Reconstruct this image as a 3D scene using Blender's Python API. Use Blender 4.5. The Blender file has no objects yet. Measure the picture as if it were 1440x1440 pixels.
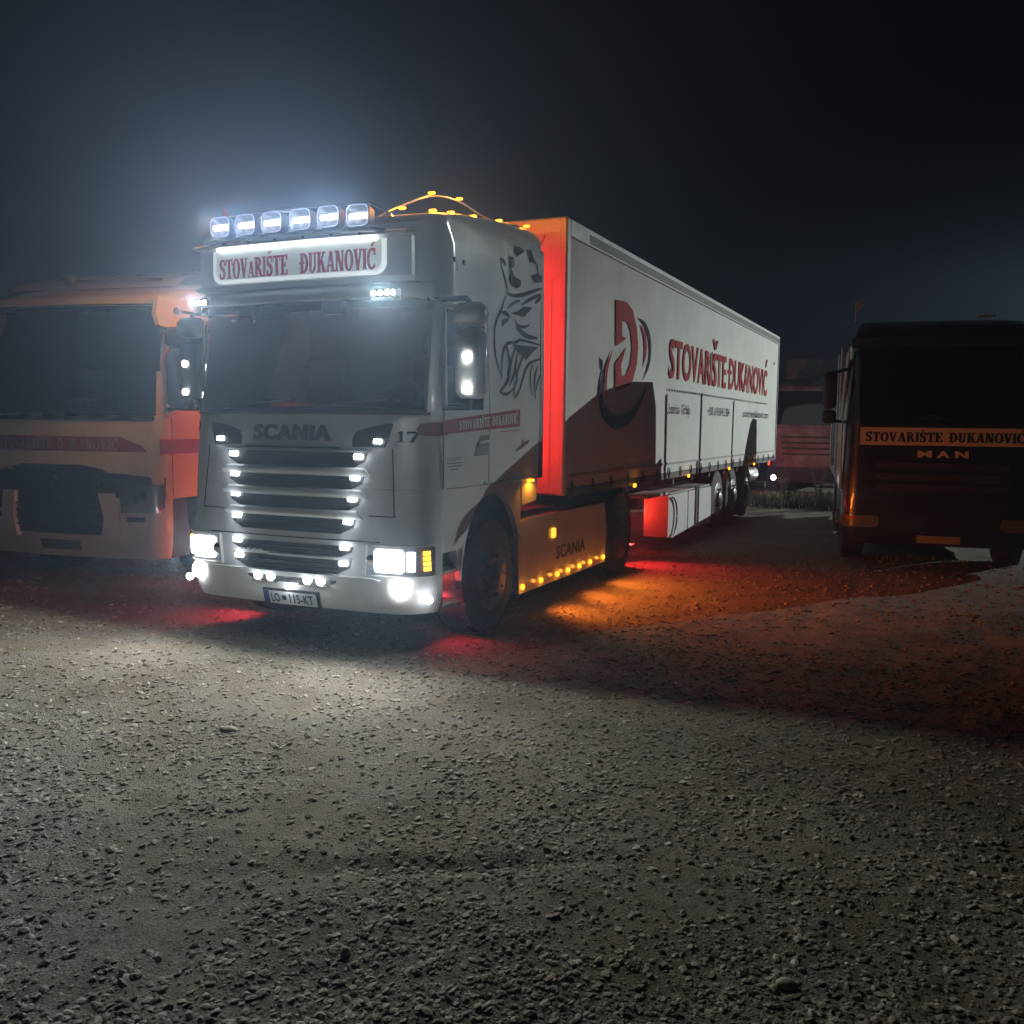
import bpy, math, random
import numpy as np
from mathutils import Vector, Matrix
random.seed(7); rng = np.random.default_rng(7)
S = bpy.context.scene; C = S.collection
# ------------------------------------------------------------------ camera, world, exposure
cam = bpy.data.cameras.new('camera'); co = bpy.data.objects.new('camera', cam); C.objects.link(co)
yaw, pit, rol = math.radians(24.622), math.radians(5.310), math.radians(0.6605)
fw = Vector((-math.sin(yaw)*math.cos(pit), math.cos(yaw)*math.cos(pit), -math.sin(pit)))
rt = Vector((math.cos(yaw), math.sin(yaw), 0)); up = rt.cross(fw)
r2 = math.cos(rol)*rt + math.sin(rol)*up; u2 = -math.sin(rol)*rt + math.cos(rol)*up
M = Matrix((r2, u2, -fw)).transposed().to_4x4(); M.translation = Vector((4.876, -6.222, 1.860))
co.matrix_world = M
cam.sensor_width = 36; cam.lens = 36*1316.8/1440; cam.clip_end = 2000; cam.clip_start = 0.05
S.camera = co
W = bpy.data.worlds.new('World'); S.world = W; W.use_nodes = True
nt = W.node_tree; nt.nodes.clear()
wo = nt.nodes.new('ShaderNodeOutputWorld'); bg = nt.nodes.new('ShaderNodeBackground')
bg.inputs['Color'].default_value = (0.40, 0.42, 0.62, 1); bg.inputs['Strength'].default_value = 0.005
nt.links.new(bg.outputs[0], wo.inputs[0])
S.view_settings.view_transform = 'Standard'; S.view_settings.look = 'None'
S.view_settings.exposure = 0; S.view_settings.gamma = 1; S.view_settings.use_curve_mapping = False
try:
    S.cycles.use_denoising = True; S.cycles.use_light_tree = True
    S.cycles.sample_clamp_indirect = 4; S.cycles.volume_bounces = 0; S.cycles.max_bounces = 6
    S.cycles.transparent_max_bounces = 12; S.cycles.caustics_reflective = False; S.cycles.caustics_refractive = False
except Exception: pass
# far yard floodlight (its post stands out of frame to the right, behind the flatbed lorry)
FL = Vector((40.0, 56.5, 17.5)); FLOOD_W = 125000
GLARE_HAZE = 0.0042

# ------------------------------------------------------------------ materials
def mat(name, col, rough=.5, metal=0, spec=.5, coat=0, noise=None, bump=None, emit=None, es=0):
    m = bpy.data.materials.new(name); m.use_nodes = True; t = m.node_tree; b = t.nodes['Principled BSDF']
    b.inputs['Base Color'].default_value = (*col, 1); b.inputs['Roughness'].default_value = rough
    b.inputs['Metallic'].default_value = metal; b.inputs['Specular IOR Level'].default_value = spec
    b.inputs['Coat Weight'].default_value = coat; b.inputs['Coat Roughness'].default_value = .08
    if emit: b.inputs['Emission Color'].default_value = (*emit, 1); b.inputs['Emission Strength'].default_value = es
    tc = t.nodes.new('ShaderNodeTexCoord')
    if noise:
        sc, col2, lo, hi = noise
        n = t.nodes.new('ShaderNodeTexNoise'); n.inputs['Scale'].default_value = sc; n.inputs['Detail'].default_value = 6
        n.inputs['Roughness'].default_value = .65
        r = t.nodes.new('ShaderNodeMapRange'); r.inputs[1].default_value = lo; r.inputs[2].default_value = hi
        mx = t.nodes.new('ShaderNodeMix'); mx.data_type = 'RGBA'
        mx.inputs[6].default_value = (*col, 1); mx.inputs[7].default_value = (*col2, 1)
        t.links.new(tc.outputs['Object'], n.inputs['Vector']); t.links.new(n.outputs[0], r.inputs[0])
        t.links.new(r.outputs[0], mx.inputs[0]); t.links.new(mx.outputs[2], b.inputs['Base Color'])
        m2 = t.nodes.new('ShaderNodeMapRange'); m2.inputs[3].default_value = rough; m2.inputs[4].default_value = min(1, rough+.12)
        t.links.new(r.outputs[0], m2.inputs[0]); t.links.new(m2.outputs[0], b.inputs['Roughness'])
    if bump:
        sc, dist = bump
        n = t.nodes.new('ShaderNodeTexNoise'); n.inputs['Scale'].default_value = sc; n.inputs['Detail'].default_value = 5
        bp = t.nodes.new('ShaderNodeBump'); bp.inputs['Distance'].default_value = dist; bp.inputs['Strength'].default_value = .6
        t.links.new(tc.outputs['Object'], n.inputs['Vector']); t.links.new(n.outputs[0], bp.inputs['Height'])
        t.links.new(bp.outputs[0], b.inputs['Normal'])
    return m
def lamp_mat(name, col, es):
    return mat(name, (.02, .02, .02), .3, emit=col, es=es)
WHITE = mat('white paint', (.72, .73, .73), .15, noise=(2.2, (.60, .60, .59), .45, .8))
CHROME = mat('chrome', (.75, .76, .78), .12, 1)
STEEL = mat('steel', (.42, .42, .43), .38, .9, noise=(9, (.25, .24, .23), .4, .7))
RIM = mat('wheel rim', (.10, .10, .105), .4, .8, noise=(9, (.05, .048, .045), .4, .7))
DARK = mat('dark plastic', (.025, .026, .028), .5, noise=(6, (.05, .05, .05), .5, .8))
SLOT = mat('grille mesh', (.03, .032, .036), .45, bump=(90, .004))
RUBBER = mat('tyre rubber', (.022, .022, .023), .75, noise=(14, (.06, .055, .05), .45, .75), bump=(60, .003))
CHASSIS = mat('chassis paint', (.03, .03, .032), .6, noise=(7, (.07, .06, .055), .5, .8))
PVC = mat('curtain fabric', (.74, .75, .70), .6, spec=.25, noise=(.9, (.66, .66, .62), .4, .75), bump=(1.6, .03))
FRP = mat('white panel', (.72, .73, .72), .42, noise=(1.5, (.58, .57, .55), .45, .8))
ALU = mat('aluminium rail', (.45, .46, .46), .5, .1, noise=(5, (.38, .38, .37), .45, .75))
REDP = mat('red print', (.42, .018, .03), .75, spec=.12)
REDBAND = mat('red band', (.30, .03, .05), .75, spec=.12)
BLACKP = mat('black print', (.03, .03, .032), .75, spec=.12)
GREYP = mat('grey print', (.13, .13, .14), .75, spec=.12)
PALEP = mat('pale print', (.62, .60, .60), .5)
LOGO = mat('grey lettering metal', (.16, .17, .18), .35, .6)
SIGNW = mat('sign panel', (.8, .82, .8), .4, emit=(.93, 1, .95), es=.16)
SIGNRIM = mat('sign rim', (.85, .87, .85), .4, emit=(.93, 1, .97), es=.5)
L_WHITE = lamp_mat('lit white led', (.90, .94, 1), 14)
L_HEAD = lamp_mat('lit headlight', (1, .99, .93), 22)
L_BAR = lamp_mat('lit roof lamp bar', (.90, .93, 1), 5)
L_DIM = lamp_mat('lit lens rim', (.62, .68, 1), .75)
L_LEDS = lamp_mat('lit sign strip', (.92, 1, .97), 6)
L_AMB = lamp_mat('lit amber', (1, .33, .015), 4)
L_AMBS = lamp_mat('amber indicator', (1, .40, .02), 4)
L_RED = lamp_mat('lit red', (1, .03, .01), 5)
AMBLENS = mat('amber lens', (.7, .28, .02), .2)
REDLENS = mat('red lens', (.45, .02, .02), .2)
REFL = mat('lamp reflector', (.14, .145, .17), .34, .7)
DARKRED = mat('dark lorry paint', (.013, .011, .014), .30, coat=.6, noise=(3, (.035, .03, .03), .5, .8))
BANNER = mat('banner', (.66, .62, .58), .6, noise=(3, (.5, .47, .44), .45, .8))
PLATE = mat('number plate', (.72, .74, .76), .4)
BLUEP = mat('blue print', (.03, .06, .3), .4)
WOOD = mat('bed boards', (.16, .12, .08), .8, noise=(8, (.07, .055, .04), .4, .7))
SEAT = mat('seat cloth', (.05, .05, .055), .9)
CURT = mat('red cab curtain', (.40, .05, .06), .8)
PALEBOX = mat('pale lorry paint', (.16, .11, .11), .5, noise=(2, (.42, .39, .38), .4, .75))
def glass_mat(name, tint, refl=.08, gcol=(1, 1, 1)):
    m = bpy.data.materials.new(name); m.use_nodes = True; t = m.node_tree; t.nodes.clear()
    o = t.nodes.new('ShaderNodeOutputMaterial'); mx = t.nodes.new('ShaderNodeMixShader')
    tr = t.nodes.new('ShaderNodeBsdfTransparent'); tr.inputs[0].default_value = (*tint, 1)
    g = t.nodes.new('ShaderNodeBsdfGlossy'); g.inputs['Roughness'].default_value = .04; g.inputs[0].default_value = (*gcol, 1)
    f = t.nodes.new('ShaderNodeFresnel'); f.inputs[0].default_value = 1.5
    t.links.new(f.outputs[0], mx.inputs[0]); t.links.new(tr.outputs[0], mx.inputs[1]); t.links.new(g.outputs[0], mx.inputs[2])
    t.links.new(mx.outputs[0], o.inputs[0]); return m
GLASS = glass_mat('tinted windscreen', (.62, .65, .66))
DGLASS = mat('dark side glass', (.012, .014, .018), .06, spec=.6)

# ------------------------------------------------------------------ mesh helpers
class MB:
    def __init__(s): s.v = []; s.f = []; s.m = []; s.cur = 0
    def add(s, vs, fs, mi=None):
        b = len(s.v); s.v += [tuple(p) for p in vs]; s.f += [tuple(b+i for i in f) for f in fs]
        s.m += [s.cur if mi is None else mi]*len(fs); return s
    def box(s, x0, x1, y0, y1, z0, z1, mi=None):
        return s.add([(x, y, z) for x in (x0, x1) for y in (y0, y1) for z in (z0, z1)],
                     [(0,1,3,2),(4,6,7,5),(0,4,5,1),(2,3,7,6),(0,2,6,4),(1,5,7,3)], mi)
    def cbox(s, x0, x1, y0, y1, z0, z1, c=.02, mi=None):
        c = min(c, (x1-x0)*.45, (y1-y0)*.45, (z1-z0)*.45)
        X = (x0, x1); Y = (y0, y1); Z = (z0, z1); vs = []; idx = {}
        for i in (0, 1):
            for j in (0, 1):
                for k in (0, 1):
                    sx, sy, sz = (1-2*i)*c, (1-2*j)*c, (1-2*k)*c
                    for a, d in (('x', (0, sy, sz)), ('y', (sx, 0, sz)), ('z', (sx, sy, 0))):
                        idx[(i, j, k, a)] = len(vs); vs.append((X[i]+d[0], Y[j]+d[1], Z[k]+d[2]))
        g = lambda *q: idx[q]; F = []
        for i in (0, 1): F.append([g(i,0,0,'x'), g(i,1,0,'x'), g(i,1,1,'x'), g(i,0,1,'x')])
        for j in (0, 1): F.append([g(0,j,0,'y'), g(1,j,0,'y'), g(1,j,1,'y'), g(0,j,1,'y')])
        for k in (0, 1): F.append([g(0,0,k,'z'), g(1,0,k,'z'), g(1,1,k,'z'), g(0,1,k,'z')])
        for i in (0, 1):
            for j in (0, 1): F.append([g(i,j,0,'x'), g(i,j,1,'x'), g(i,j,1,'y'), g(i,j,0,'y')])
            for k in (0, 1): F.append([g(i,0,k,'x'), g(i,1,k,'x'), g(i,1,k,'z'), g(i,0,k,'z')])
        for j in (0, 1):
            for k in (0, 1): F.append([g(0,j,k,'y'), g(1,j,k,'y'), g(1,j,k,'z'), g(0,j,k,'z')])
        for i in (0, 1):
            for j in (0, 1):
                for k in (0, 1): F.append([g(i,j,k,'x'), g(i,j,k,'y'), g(i,j,k,'z')])
        return s.add(vs, F, mi)
    def prism(s, poly, axis, a0, a1, mi=None):
        """closed outline (2-D, in the plane across axis) extruded from a0 to a1"""
        n = len(poly)
        def P(p, a):
            return {'x': (a, p[0], p[1]), 'y': (p[0], a, p[1]), 'z': (p[0], p[1], a)}[axis]
        vs = [P(p, a0) for p in poly]+[P(p, a1) for p in poly]
        return s.add(vs, [tuple(range(n))[::-1], tuple(range(n, 2*n))]+[(i, (i+1) % n, n+(i+1) % n, n+i) for i in range(n)], mi)
    def tube(s, pts, r, n=10, mi=None, caps=True):
        pts = [Vector(p) for p in pts]; m = len(pts); rs = r if isinstance(r, (list, tuple)) else [r]*m
        vs = []; ref = None
        for i, p in enumerate(pts):
            d = (pts[min(i+1, m-1)]-pts[max(i-1, 0)]).normalized()
            if ref is None: ref = Vector((0, 0, 1)) if abs(d.z) < .9 else Vector((1, 0, 0))
            a = d.cross(ref).normalized(); b = d.cross(a)
            ref = -b if False else ref
            for k in range(n):
                t = 2*math.pi*k/n; vs.append(p+rs[i]*(math.cos(t)*a+math.sin(t)*b))
        fs = [(i*n+k, i*n+(k+1) % n, (i+1)*n+(k+1) % n, (i+1)*n+k) for i in range(m-1) for k in range(n)]
        if caps: fs += [tuple(range(n))[::-1], tuple(range((m-1)*n, m*n))]
        return s.add(vs, fs, mi)
    def lathe(s, prof, c, axis, n=24, mi=None):
        """prof = [(radius, offset along axis)]"""
        c = Vector(c); vs = []
        for r, o in prof:
            for k in range(n):
                t = 2*math.pi*k/n; a, b = r*math.cos(t), r*math.sin(t)
                d = {'x': (o, a, b), 'y': (a, o, b), 'z': (a, b, o)}[axis]; vs.append(c+Vector(d))
        m = len(prof)
        fs = [(i*n+k, i*n+(k+1) % n, (i+1)*n+(k+1) % n, (i+1)*n+k) for i in range(m-1) for k in range(n)]
        fs += [tuple(range(n))[::-1], tuple(range((m-1)*n, m*n))]
        return s.add(vs, fs, mi)
    def grid(s, P, mi=None, closed=False):
        """P[i][j] points"""
        a = len(P); b = len(P[0]); vs = [p for r in P for p in r]
        return s.add(vs, [(i*b+j, i*b+(j+1) % b, (i+1)*b+(j+1) % b, (i+1)*b+j) for i in range(a-1) for j in range(b if closed else b-1)], mi)
    def patch(s, rows, nx, mp, off=.005, th=.02, mi=None):
        """draped closed patch; rows = [(t, a, b)], mp(h, v, offset) -> point"""
        top = [[mp(a+(b-a)*j/nx, t, off) for j in range(nx+1)] for t, a, b in rows]
        bot = [[mp(a+(b-a)*j/nx, t, off-th) for j in range(nx+1)] for t, a, b in rows]
        m = len(rows); w = nx+1; vs = [p for r in top for p in r]+[p for r in bot for p in r]; o = m*w
        fs = []
        for i in range(m-1):
            for j in range(nx):
                q = (i*w+j, i*w+j+1, (i+1)*w+j+1, (i+1)*w+j); fs += [q, tuple(o+k for k in q[::-1])]
        for i in range(m-1):
            for j in (0, nx): fs.append((i*w+j, (i+1)*w+j, o+(i+1)*w+j, o+i*w+j))
        for j in range(nx):
            for i in (0, m-1): fs.append((i*w+j, i*w+j+1, o+i*w+j+1, o+i*w+j))
        return s.add(vs, fs, mi)
    def strip2(s, pts, wd, mp, off, mi=None):
        """tapering flat stroke along pts (2-D); wd list of widths"""
        n = len(pts); P = [Vector(p) for p in pts]; vs = []
        for i in range(n):
            d = (P[min(i+1, n-1)]-P[max(i-1, 0)]).normalized(); q = Vector((-d.y, d.x))*wd[i]*.5
            vs += [mp(*(P[i]+q), off), mp(*(P[i]-q), off)]
        return s.add(vs, [(2*i, 2*i+1, 2*i+3, 2*i+2) for i in range(n-1)], mi)
    def build(s, name, mats, parent=None, smooth=0, loc=None):
        me = bpy.data.meshes.new(name); me.from_pydata([tuple(p) for p in s.v], [], s.f)
        mats = mats if isinstance(mats, (list, tuple)) else [mats]
        for m in mats: me.materials.append(m)
        if len(mats) > 1: me.polygons.foreach_set('material_index', s.m)
        import bmesh
        b = bmesh.new(); b.from_mesh(me); bmesh.ops.recalc_face_normals(b, faces=b.faces); b.to_mesh(me); b.free()
        if smooth:
            me.shade_smooth(); me.set_sharp_from_angle(angle=math.radians(smooth))
        o = bpy.data.objects.new(name, me); C.objects.link(o); o.parent = parent
        if loc: o.location = loc
        return o
def thing(name, label, cat, loc=(0, 0, 0), rz=0, group=None):
    o = bpy.data.objects.new(name, None); C.objects.link(o); o.location = loc; o.rotation_euler = (0, 0, rz)
    o.empty_display_size = .3; o['label'] = label; o['category'] = cat
    if group: o['group'] = group
    return o
def tag(o, label=None, cat=None, group=None, kind=None):
    for k, v in (('label', label), ('category', cat), ('group', group), ('kind', kind)):
        if v: o[k] = v
    return o
def inst(src, name, parent, loc=(0, 0, 0), rot=(0, 0, 0), sc=(1, 1, 1)):
    o = bpy.data.objects.new(name, src.data); C.objects.link(o); o.parent = parent; o.location = loc
    o.rotation_euler = rot; o.scale = sc; return o
def light(name, kind, loc, power, col, parent=None, r=.03, tgt=None, ang=60, blend=.4):
    l = bpy.data.lights.new(name, kind); l.energy = power; l.color = col; l.shadow_soft_size = r
    o = bpy.data.objects.new(name, l); C.objects.link(o); o.location = loc; o.parent = parent
    if kind == 'SPOT': l.spot_size = math.radians(ang); l.spot_blend = blend
    if tgt is not None:
        o.rotation_euler = (Vector(tgt)-Vector(loc)).to_track_quat('-Z', 'Y').to_euler()
    return o
# ------------------------------------------------------------------ lettering
def spl(pts, n=6):
    P = [pts[0]]+list(pts)+[pts[-1]]; out = []
    for i in range(1, len(P)-2):
        a, b, c, d = (np.array(q, float) for q in P[i-1:i+3])
        for k in range(n):
            t = k/n; out.append(tuple(.5*((2*b)+(-a+c)*t+(2*a-5*b+4*c-d)*t*t+(-a+3*b-3*c+d)*t**3)))
    out.append(tuple(map(float, pts[-1]))); return out
_fc = {}
def sans(txt, bold=0.0, spacing=1.0):
    k = (txt, bold, spacing)
    if k in _fc: return _fc[k]
    c = bpy.data.curves.new('lettering', 'FONT'); c.body = txt; c.offset = bold; c.space_character = spacing; c.resolution_u = 3
    o = bpy.data.objects.new('lettering', c); C.objects.link(o); bpy.context.view_layer.update()
    m = o.to_mesh(); v = [(p.co.x, p.co.y) for p in m.vertices]; f = [tuple(p.vertices) for p in m.polygons]
    o.to_mesh_clear(); bpy.data.objects.remove(o); bpy.data.curves.remove(c)
    _fc[k] = (v, f); return v, f
def put_text(mb, vf, a0, a1, t0, t1, mp, off, cap=None, mi=None, shear=0):
    v, f = vf; xs = [p[0] for p in v]; ys = [p[1] for p in v]
    x0, x1 = min(xs), max(xs); y0, y1 = (0, cap) if cap else (min(ys), max(ys))
    vs = [mp(a0+(x-x0)/(x1-x0)*(a1-a0)+shear*(y-y0), t0+(y-y0)/(y1-y0)*(t1-t0), off) for x, y in v]
    mb.add(vs, f, mi)
def serif_glyph(ch):
    """heavy slab-serif capital in a unit-high cell: (width, verts, faces)"""
    V = []; F = []
    def quad(p): b = len(V); V.extend(p); F.append(tuple(range(b, b+len(p))))
    def rect(x0, y0, x1, y1): quad([(x0, y0), (x1, y0), (x1, y1), (x0, y1)])
    def sl(x0, x1, y0=0, y1=1, th=.2):   # slanted stem
        quad([(x0-th/2, y0), (x0+th/2, y0), (x1+th/2, y1), (x1-th/2, y1)])
    def ser(x, y, w=.34): rect(x-w/2, 0 if y == 0 else .93, x+w/2, .07 if y == 0 else 1)
    def ring(cx, cy, rx, ry, a0, a1, tx, ty, n=20):
        b = len(V)
        for i in range(n+1):
            t = math.radians(a0+(a1-a0)*i/n); c, s_ = math.cos(t), math.sin(t)
            V.append((cx+rx*c, cy+ry*s_)); V.append((cx+(rx-tx)*c, cy+(ry-ty)*s_))
        for i in range(n): F.append((b+2*i, b+2*i+1, b+2*i+3, b+2*i+2))
    base = {'Š': 'S', 'Ć': 'C', 'Đ': 'D', 'â': 'A'}.get(ch, ch); w = .7
    if base == 'I': w = .36; rect(.08, 0, .28, 1); ser(.18, 0, .36); ser(.18, 1, .36)
    elif base == 'T': w = .72; rect(.26, 0, .46, .93); rect(0, .88, .72, 1); ser(.36, 0, .4); rect(0, .7, .07, .88); rect(.65, .7, .72, .88)
    elif base == 'O': w = .8; ring(.4, .5, .4, .52, 0, 360, .2, .09)
    elif base == 'C': w = .76; ring(.42, .5, .42, .52, 48, 312, .2, .1); rect(.62, .66, .74, 1); rect(.64, .06, .7, .26)
    elif base == 'D': w = .8; rect(.1, 0, .3, 1); ring(.3, .5, .5, .5, -90, 90, .2, .09); ser(.18, 0, .36); ser(.18, 1, .36)
    elif base == 'V': w = .78; sl(.40, .14, th=.2); sl(.40, .66, th=.09); ser(.16, 1, .36); ser(.66, 1, .26)
    elif base == 'A': w = .82; sl(.12, .42, th=.09); sl(.68, .42, th=.21); rect(.2, .27, .62, .36); ser(.13, 0, .27); ser(.68, 0, .34)
    elif base == 'R': w = .82; rect(.1, 0, .3, 1); ring(.34, .74, .34, .26, -90, 90, .19, .09); rect(.3, .91, .36, 1); rect(.3, .48, .36, .57); sl(.72, .44, 0, .5, .2); ser(.18, 0, .36); ser(.18, 1, .36); ser(.72, 0, .24)
    elif base == 'E': w = .7; rect(.1, 0, .3, 1); rect(0, 0, .7, .09); rect(0, .91, .68, 1); rect(.3, .46, .5, .55); rect(.62, 0, .7, .28); rect(.6, .74, .68, 1); rect(.45, .36, .51, .65)
    elif base == 'U': w = .78; rect(.1, .3, .3, 1); rect(.58, .3, .67, 1); ring(.385, .32, .285, .34, 180, 360, .15, .1); ser(.19, 1, .36); ser(.62, 1, .28)
    elif base == 'K': w = .84; rect(.1, 0, .3, 1); sl(.3, .68, .38, 1, .1); sl(.7, .42, 0, .6, .21); ser(.19, 0, .36); ser(.19, 1, .36); ser(.7, 0, .3); ser(.68, 1, .26)
    elif base == 'N': w = .84; rect(.1, 0, .19, 1); rect(.66, 0, .75, 1); sl(.64, .2, 0, 1, .22); ser(.14, 0, .26); ser(.14, 1, .26); ser(.70, 1, .26)
    elif base == 'S':
        w = .66; c = spl([(.58, .78), (.48, .93), (.3, .955), (.14, .86), (.13, .68), (.3, .55), (.47, .43), (.53, .26), (.44, .09), (.28, .04), (.12, .1), (.05, .25)], 4)
        n = len(c)
        b = len(V)
        for i in range(n):
            p = np.array(c[i]); d = np.array(c[min(i+1, n-1)])-np.array(c[max(i-1, 0)]); d = d/np.linalg.norm(d); q = np.array((-d[1], d[0]))
            th = .08+.14*abs(math.sin(math.pi*i/(n-1)))**2 if 1 else .1
            V.append(tuple(p+q*th/2)); V.append(tuple(p-q*th/2))
        for i in range(n-1): F.append((b+2*i, b+2*i+1, b+2*i+3, b+2*i+2))
        rect(.52, .68, .6, 1); rect(.03, 0, .11, .32)
    elif base == '1': w = .4; rect(.12, 0, .3, 1); rect(0, 0, .42, .08); quad([(0, .75), (.12, .78), (.12, 1), (0, .85)])
    elif base == '7': w = .6; rect(0, .82, .6, 1); rect(0, .68, .07, 1); quad([(.14, 0), (.36, 0), (.6, .84), (.42, .84)])
    if ch == 'Š': quad([(.14, 1.24), (.26, 1.24), (.33, 1.15), (.33, 1.08)]); quad([(.33, 1.08), (.33, 1.15), (.40, 1.24), (.52, 1.24)])
    if ch == 'Ć': quad([(.36, 1.08), (.46, 1.08), (.66, 1.28), (.5, 1.28)])
    if ch == 'Đ': rect(-.04, .46, .42, .56)
    return w, V, F
def serif(txt, gap=.08, small=None):
    V = []; F = []; x = 0
    for i, ch in enumerate(txt):
        if ch == ' ': x += .62; continue
        k = .8 if small == i else 1
        w, v, f = serif_glyph(ch); b = len(V)
        V += [(x+p[0]*k, p[1]*k) for p in v]; F += [tuple(b+j for j in q) for q in f]; x += w*k+gap
    return V, F
def put_serif(mb, vf, a0, a1, t0, t1, mp, off, mi=None):
    """each glyph stroke sits a hair above the one before, so that none share a plane"""
    v, f = vf; W_ = max(p[0] for p in v); k = 0
    for q in f:
        k = (k+1) % 5
        mb.add([mp(a0+v[j][0]/W_*(a1-a0), t0+v[j][1]*(t1-t0), off+k*.0004) for j in q], [tuple(range(len(q)))], mi)
def words(vf, name, m_, parent, a0, a1, t0, t1, mp, off, bold=0):
    v, f = vf; W_ = max(p[0] for p in v); iv = sorted((min(v[j][0] for j in q), max(v[j][0] for j in q)) for q in f); e = iv[0][1]; cut = W_
    for lo_, hi_ in iv:
        if lo_-e > .35: cut = (lo_+e)/2; break
        e = max(e, hi_)
    for side in (0, 1):
        fs = [q for q in f if (sum(v[j][0] for j in q)/len(q) > cut) == bool(side)]; m = MB()
        for b_i, dx in enumerate((-bold, bold) if bold else (0,)):
            for k, q in enumerate(fs):
                o_ = off+(k % 5)*.0004+b_i*.002
                m.add([mp(a0+dx+v[j][0]/W_*(a1-a0), t0+v[j][1]*(t1-t0), o_) for j in q], [tuple(range(len(q)))])
        if fs: m.build(name, m_, parent)
NAME = serif('STOVARIŠTE ĐUKANOVIĆ')

# ------------------------------------------------------------------ cab shell (all three lorries)
def lerp(tab, z):
    for (a, p), (b, q) in zip(tab, tab[1:]):
        if z <= b: return p+(q-p)*max(0, (z-a))/(b-a)
    return tab[-1][1]
class Cab:
    def __init__(s, fy, w, rc, bulge, yr): s.fy, s.w, s.rc, s.b, s.yr = fy, w, rc, bulge, yr
    def F(s, x, z):
        w = lerp(s.w, z); r = lerp(s.rc, z); a = min(abs(x), w); y = lerp(s.fy, z)+s.b*(a/w)**2
        if a > w-r: t = (a-(w-r))/r; y += r*(1-math.sqrt(max(0, 1-t*t)))
        return y
    def front(s, x, z, o): return (x*(1+o*.4), s.F(x, z)-o, z)
    def right(s, y, z, o): return (lerp(s.w, z)+o, y, z)
    def left(s, y, z, o): return (-lerp(s.w, z)-o, y, z)
    def outline(s, z, ys, ncor=7):
        w = lerp(s.w, z); r = lerp(s.rc, z); xs = [-w*1.0]
        cor = [w-r+r*math.sin(math.pi/2*k/ncor) for k in range(ncor, -1, -1)]
        xl = [-c for c in cor]; mid = [(w-r)*t for t in (-.86, -.6, -.3, 0, .3, .6, .86)]
        xx = xl+mid+[-q for q in xl[::-1]]
        pts = [(-w, y, z) for y in ys[::-1]]+[(x, s.F(x, z), z) for x in xx]+[(w, y, z) for y in ys]
        return pts
    def shell(s, zs, ys, skip=None, cap=True):
        P = [s.outline(z, [max(y, s.F(lerp(s.w, z), z)+.001*(i+1)) for i, y in enumerate(ys)]) for z in zs]
        m = MB(); b = len(P[0]); vs = [p for r in P for p in r]; fs = []
        for i in range(len(P)-1):
            for j in range(b-1):
                q = [P[i][j], P[i][j+1], P[i+1][j+1], P[i+1][j]]
                c = [sum(p[k] for p in q)/4 for k in range(3)]
                if skip and skip(*c): continue
                fs.append((i*b+j, i*b+j+1, (i+1)*b+j+1, (i+1)*b+j))
            fs.append((i*b+b-1, i*b, (i+1)*b, (i+1)*b+b-1))
        if cap: fs += [tuple(range(b))[::-1], tuple(range((len(P)-1)*b, len(P)*b))]
        m.add(vs, fs); return m
def wheel_mesh(name, parent, loc, r=.5, w=.32, side=1, dual=False, rimmat=None):
    """side=+1: hub faces +x; returns the wheel part with its rim and nuts as sub-parts"""
    m = MB(); ww = w*(2.05 if dual else 1); o = side
    prof = [(r*.58, 0), (r*.8, .0), (r*.955, -.02), (r, -.07), (r, -ww+.07), (r*.955, -ww+.02), (r*.8, -ww), (r*.58, -ww)]
    m.lathe([(a, b*o) for a, b in prof], (0, 0, 0), 'x', 40)
    for k in range(44):          # shoulder lugs
        t = 2*math.pi*k/44; c, s_ = math.cos(t), math.sin(t); e = .028; u = (-s_, c)
        P = []
        for xo in (-.025*o, -.10*o):
            for rr in (r*.965, r+.012):
                for sg in (-1, 1): P.append((xo, c*rr+u[0]*e*sg, s_*rr+u[1]*e*sg))
        m.add(P, [(0, 1, 3, 2), (4, 6, 7, 5), (0, 2, 6, 4), (1, 5, 7, 3), (2, 3, 7, 6)])
    t = m.build(name, RUBBER, parent, 35, loc)
    q = MB(); q.lathe([(r*.575, .008*o), (r*.60, .0), (r*.575, -.03*o), (r*.50, -.05*o), (r*.44, (-.02 if not dual else -.13)*o), (r*.30, (.01 if not dual else -.14)*o), (r*.27, (.05 if not dual else -.05)*o), (r*.2, (.07 if not dual else .0)*o), (.01, (.075 if not dual else .005)*o)], (0, 0, 0), 'x', 32)
    for k in range(10):
        a = 2*math.pi*k/10; q.lathe([(.018, 0), (.018, .035*o), (.012, .045*o)], ((.0 if not dual else -.135)*o, r*.365*math.cos(a), r*.365*math.sin(a)), 'x', 6)
    q.build('rim', rimmat or RIM, t, 35)
    return t

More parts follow.
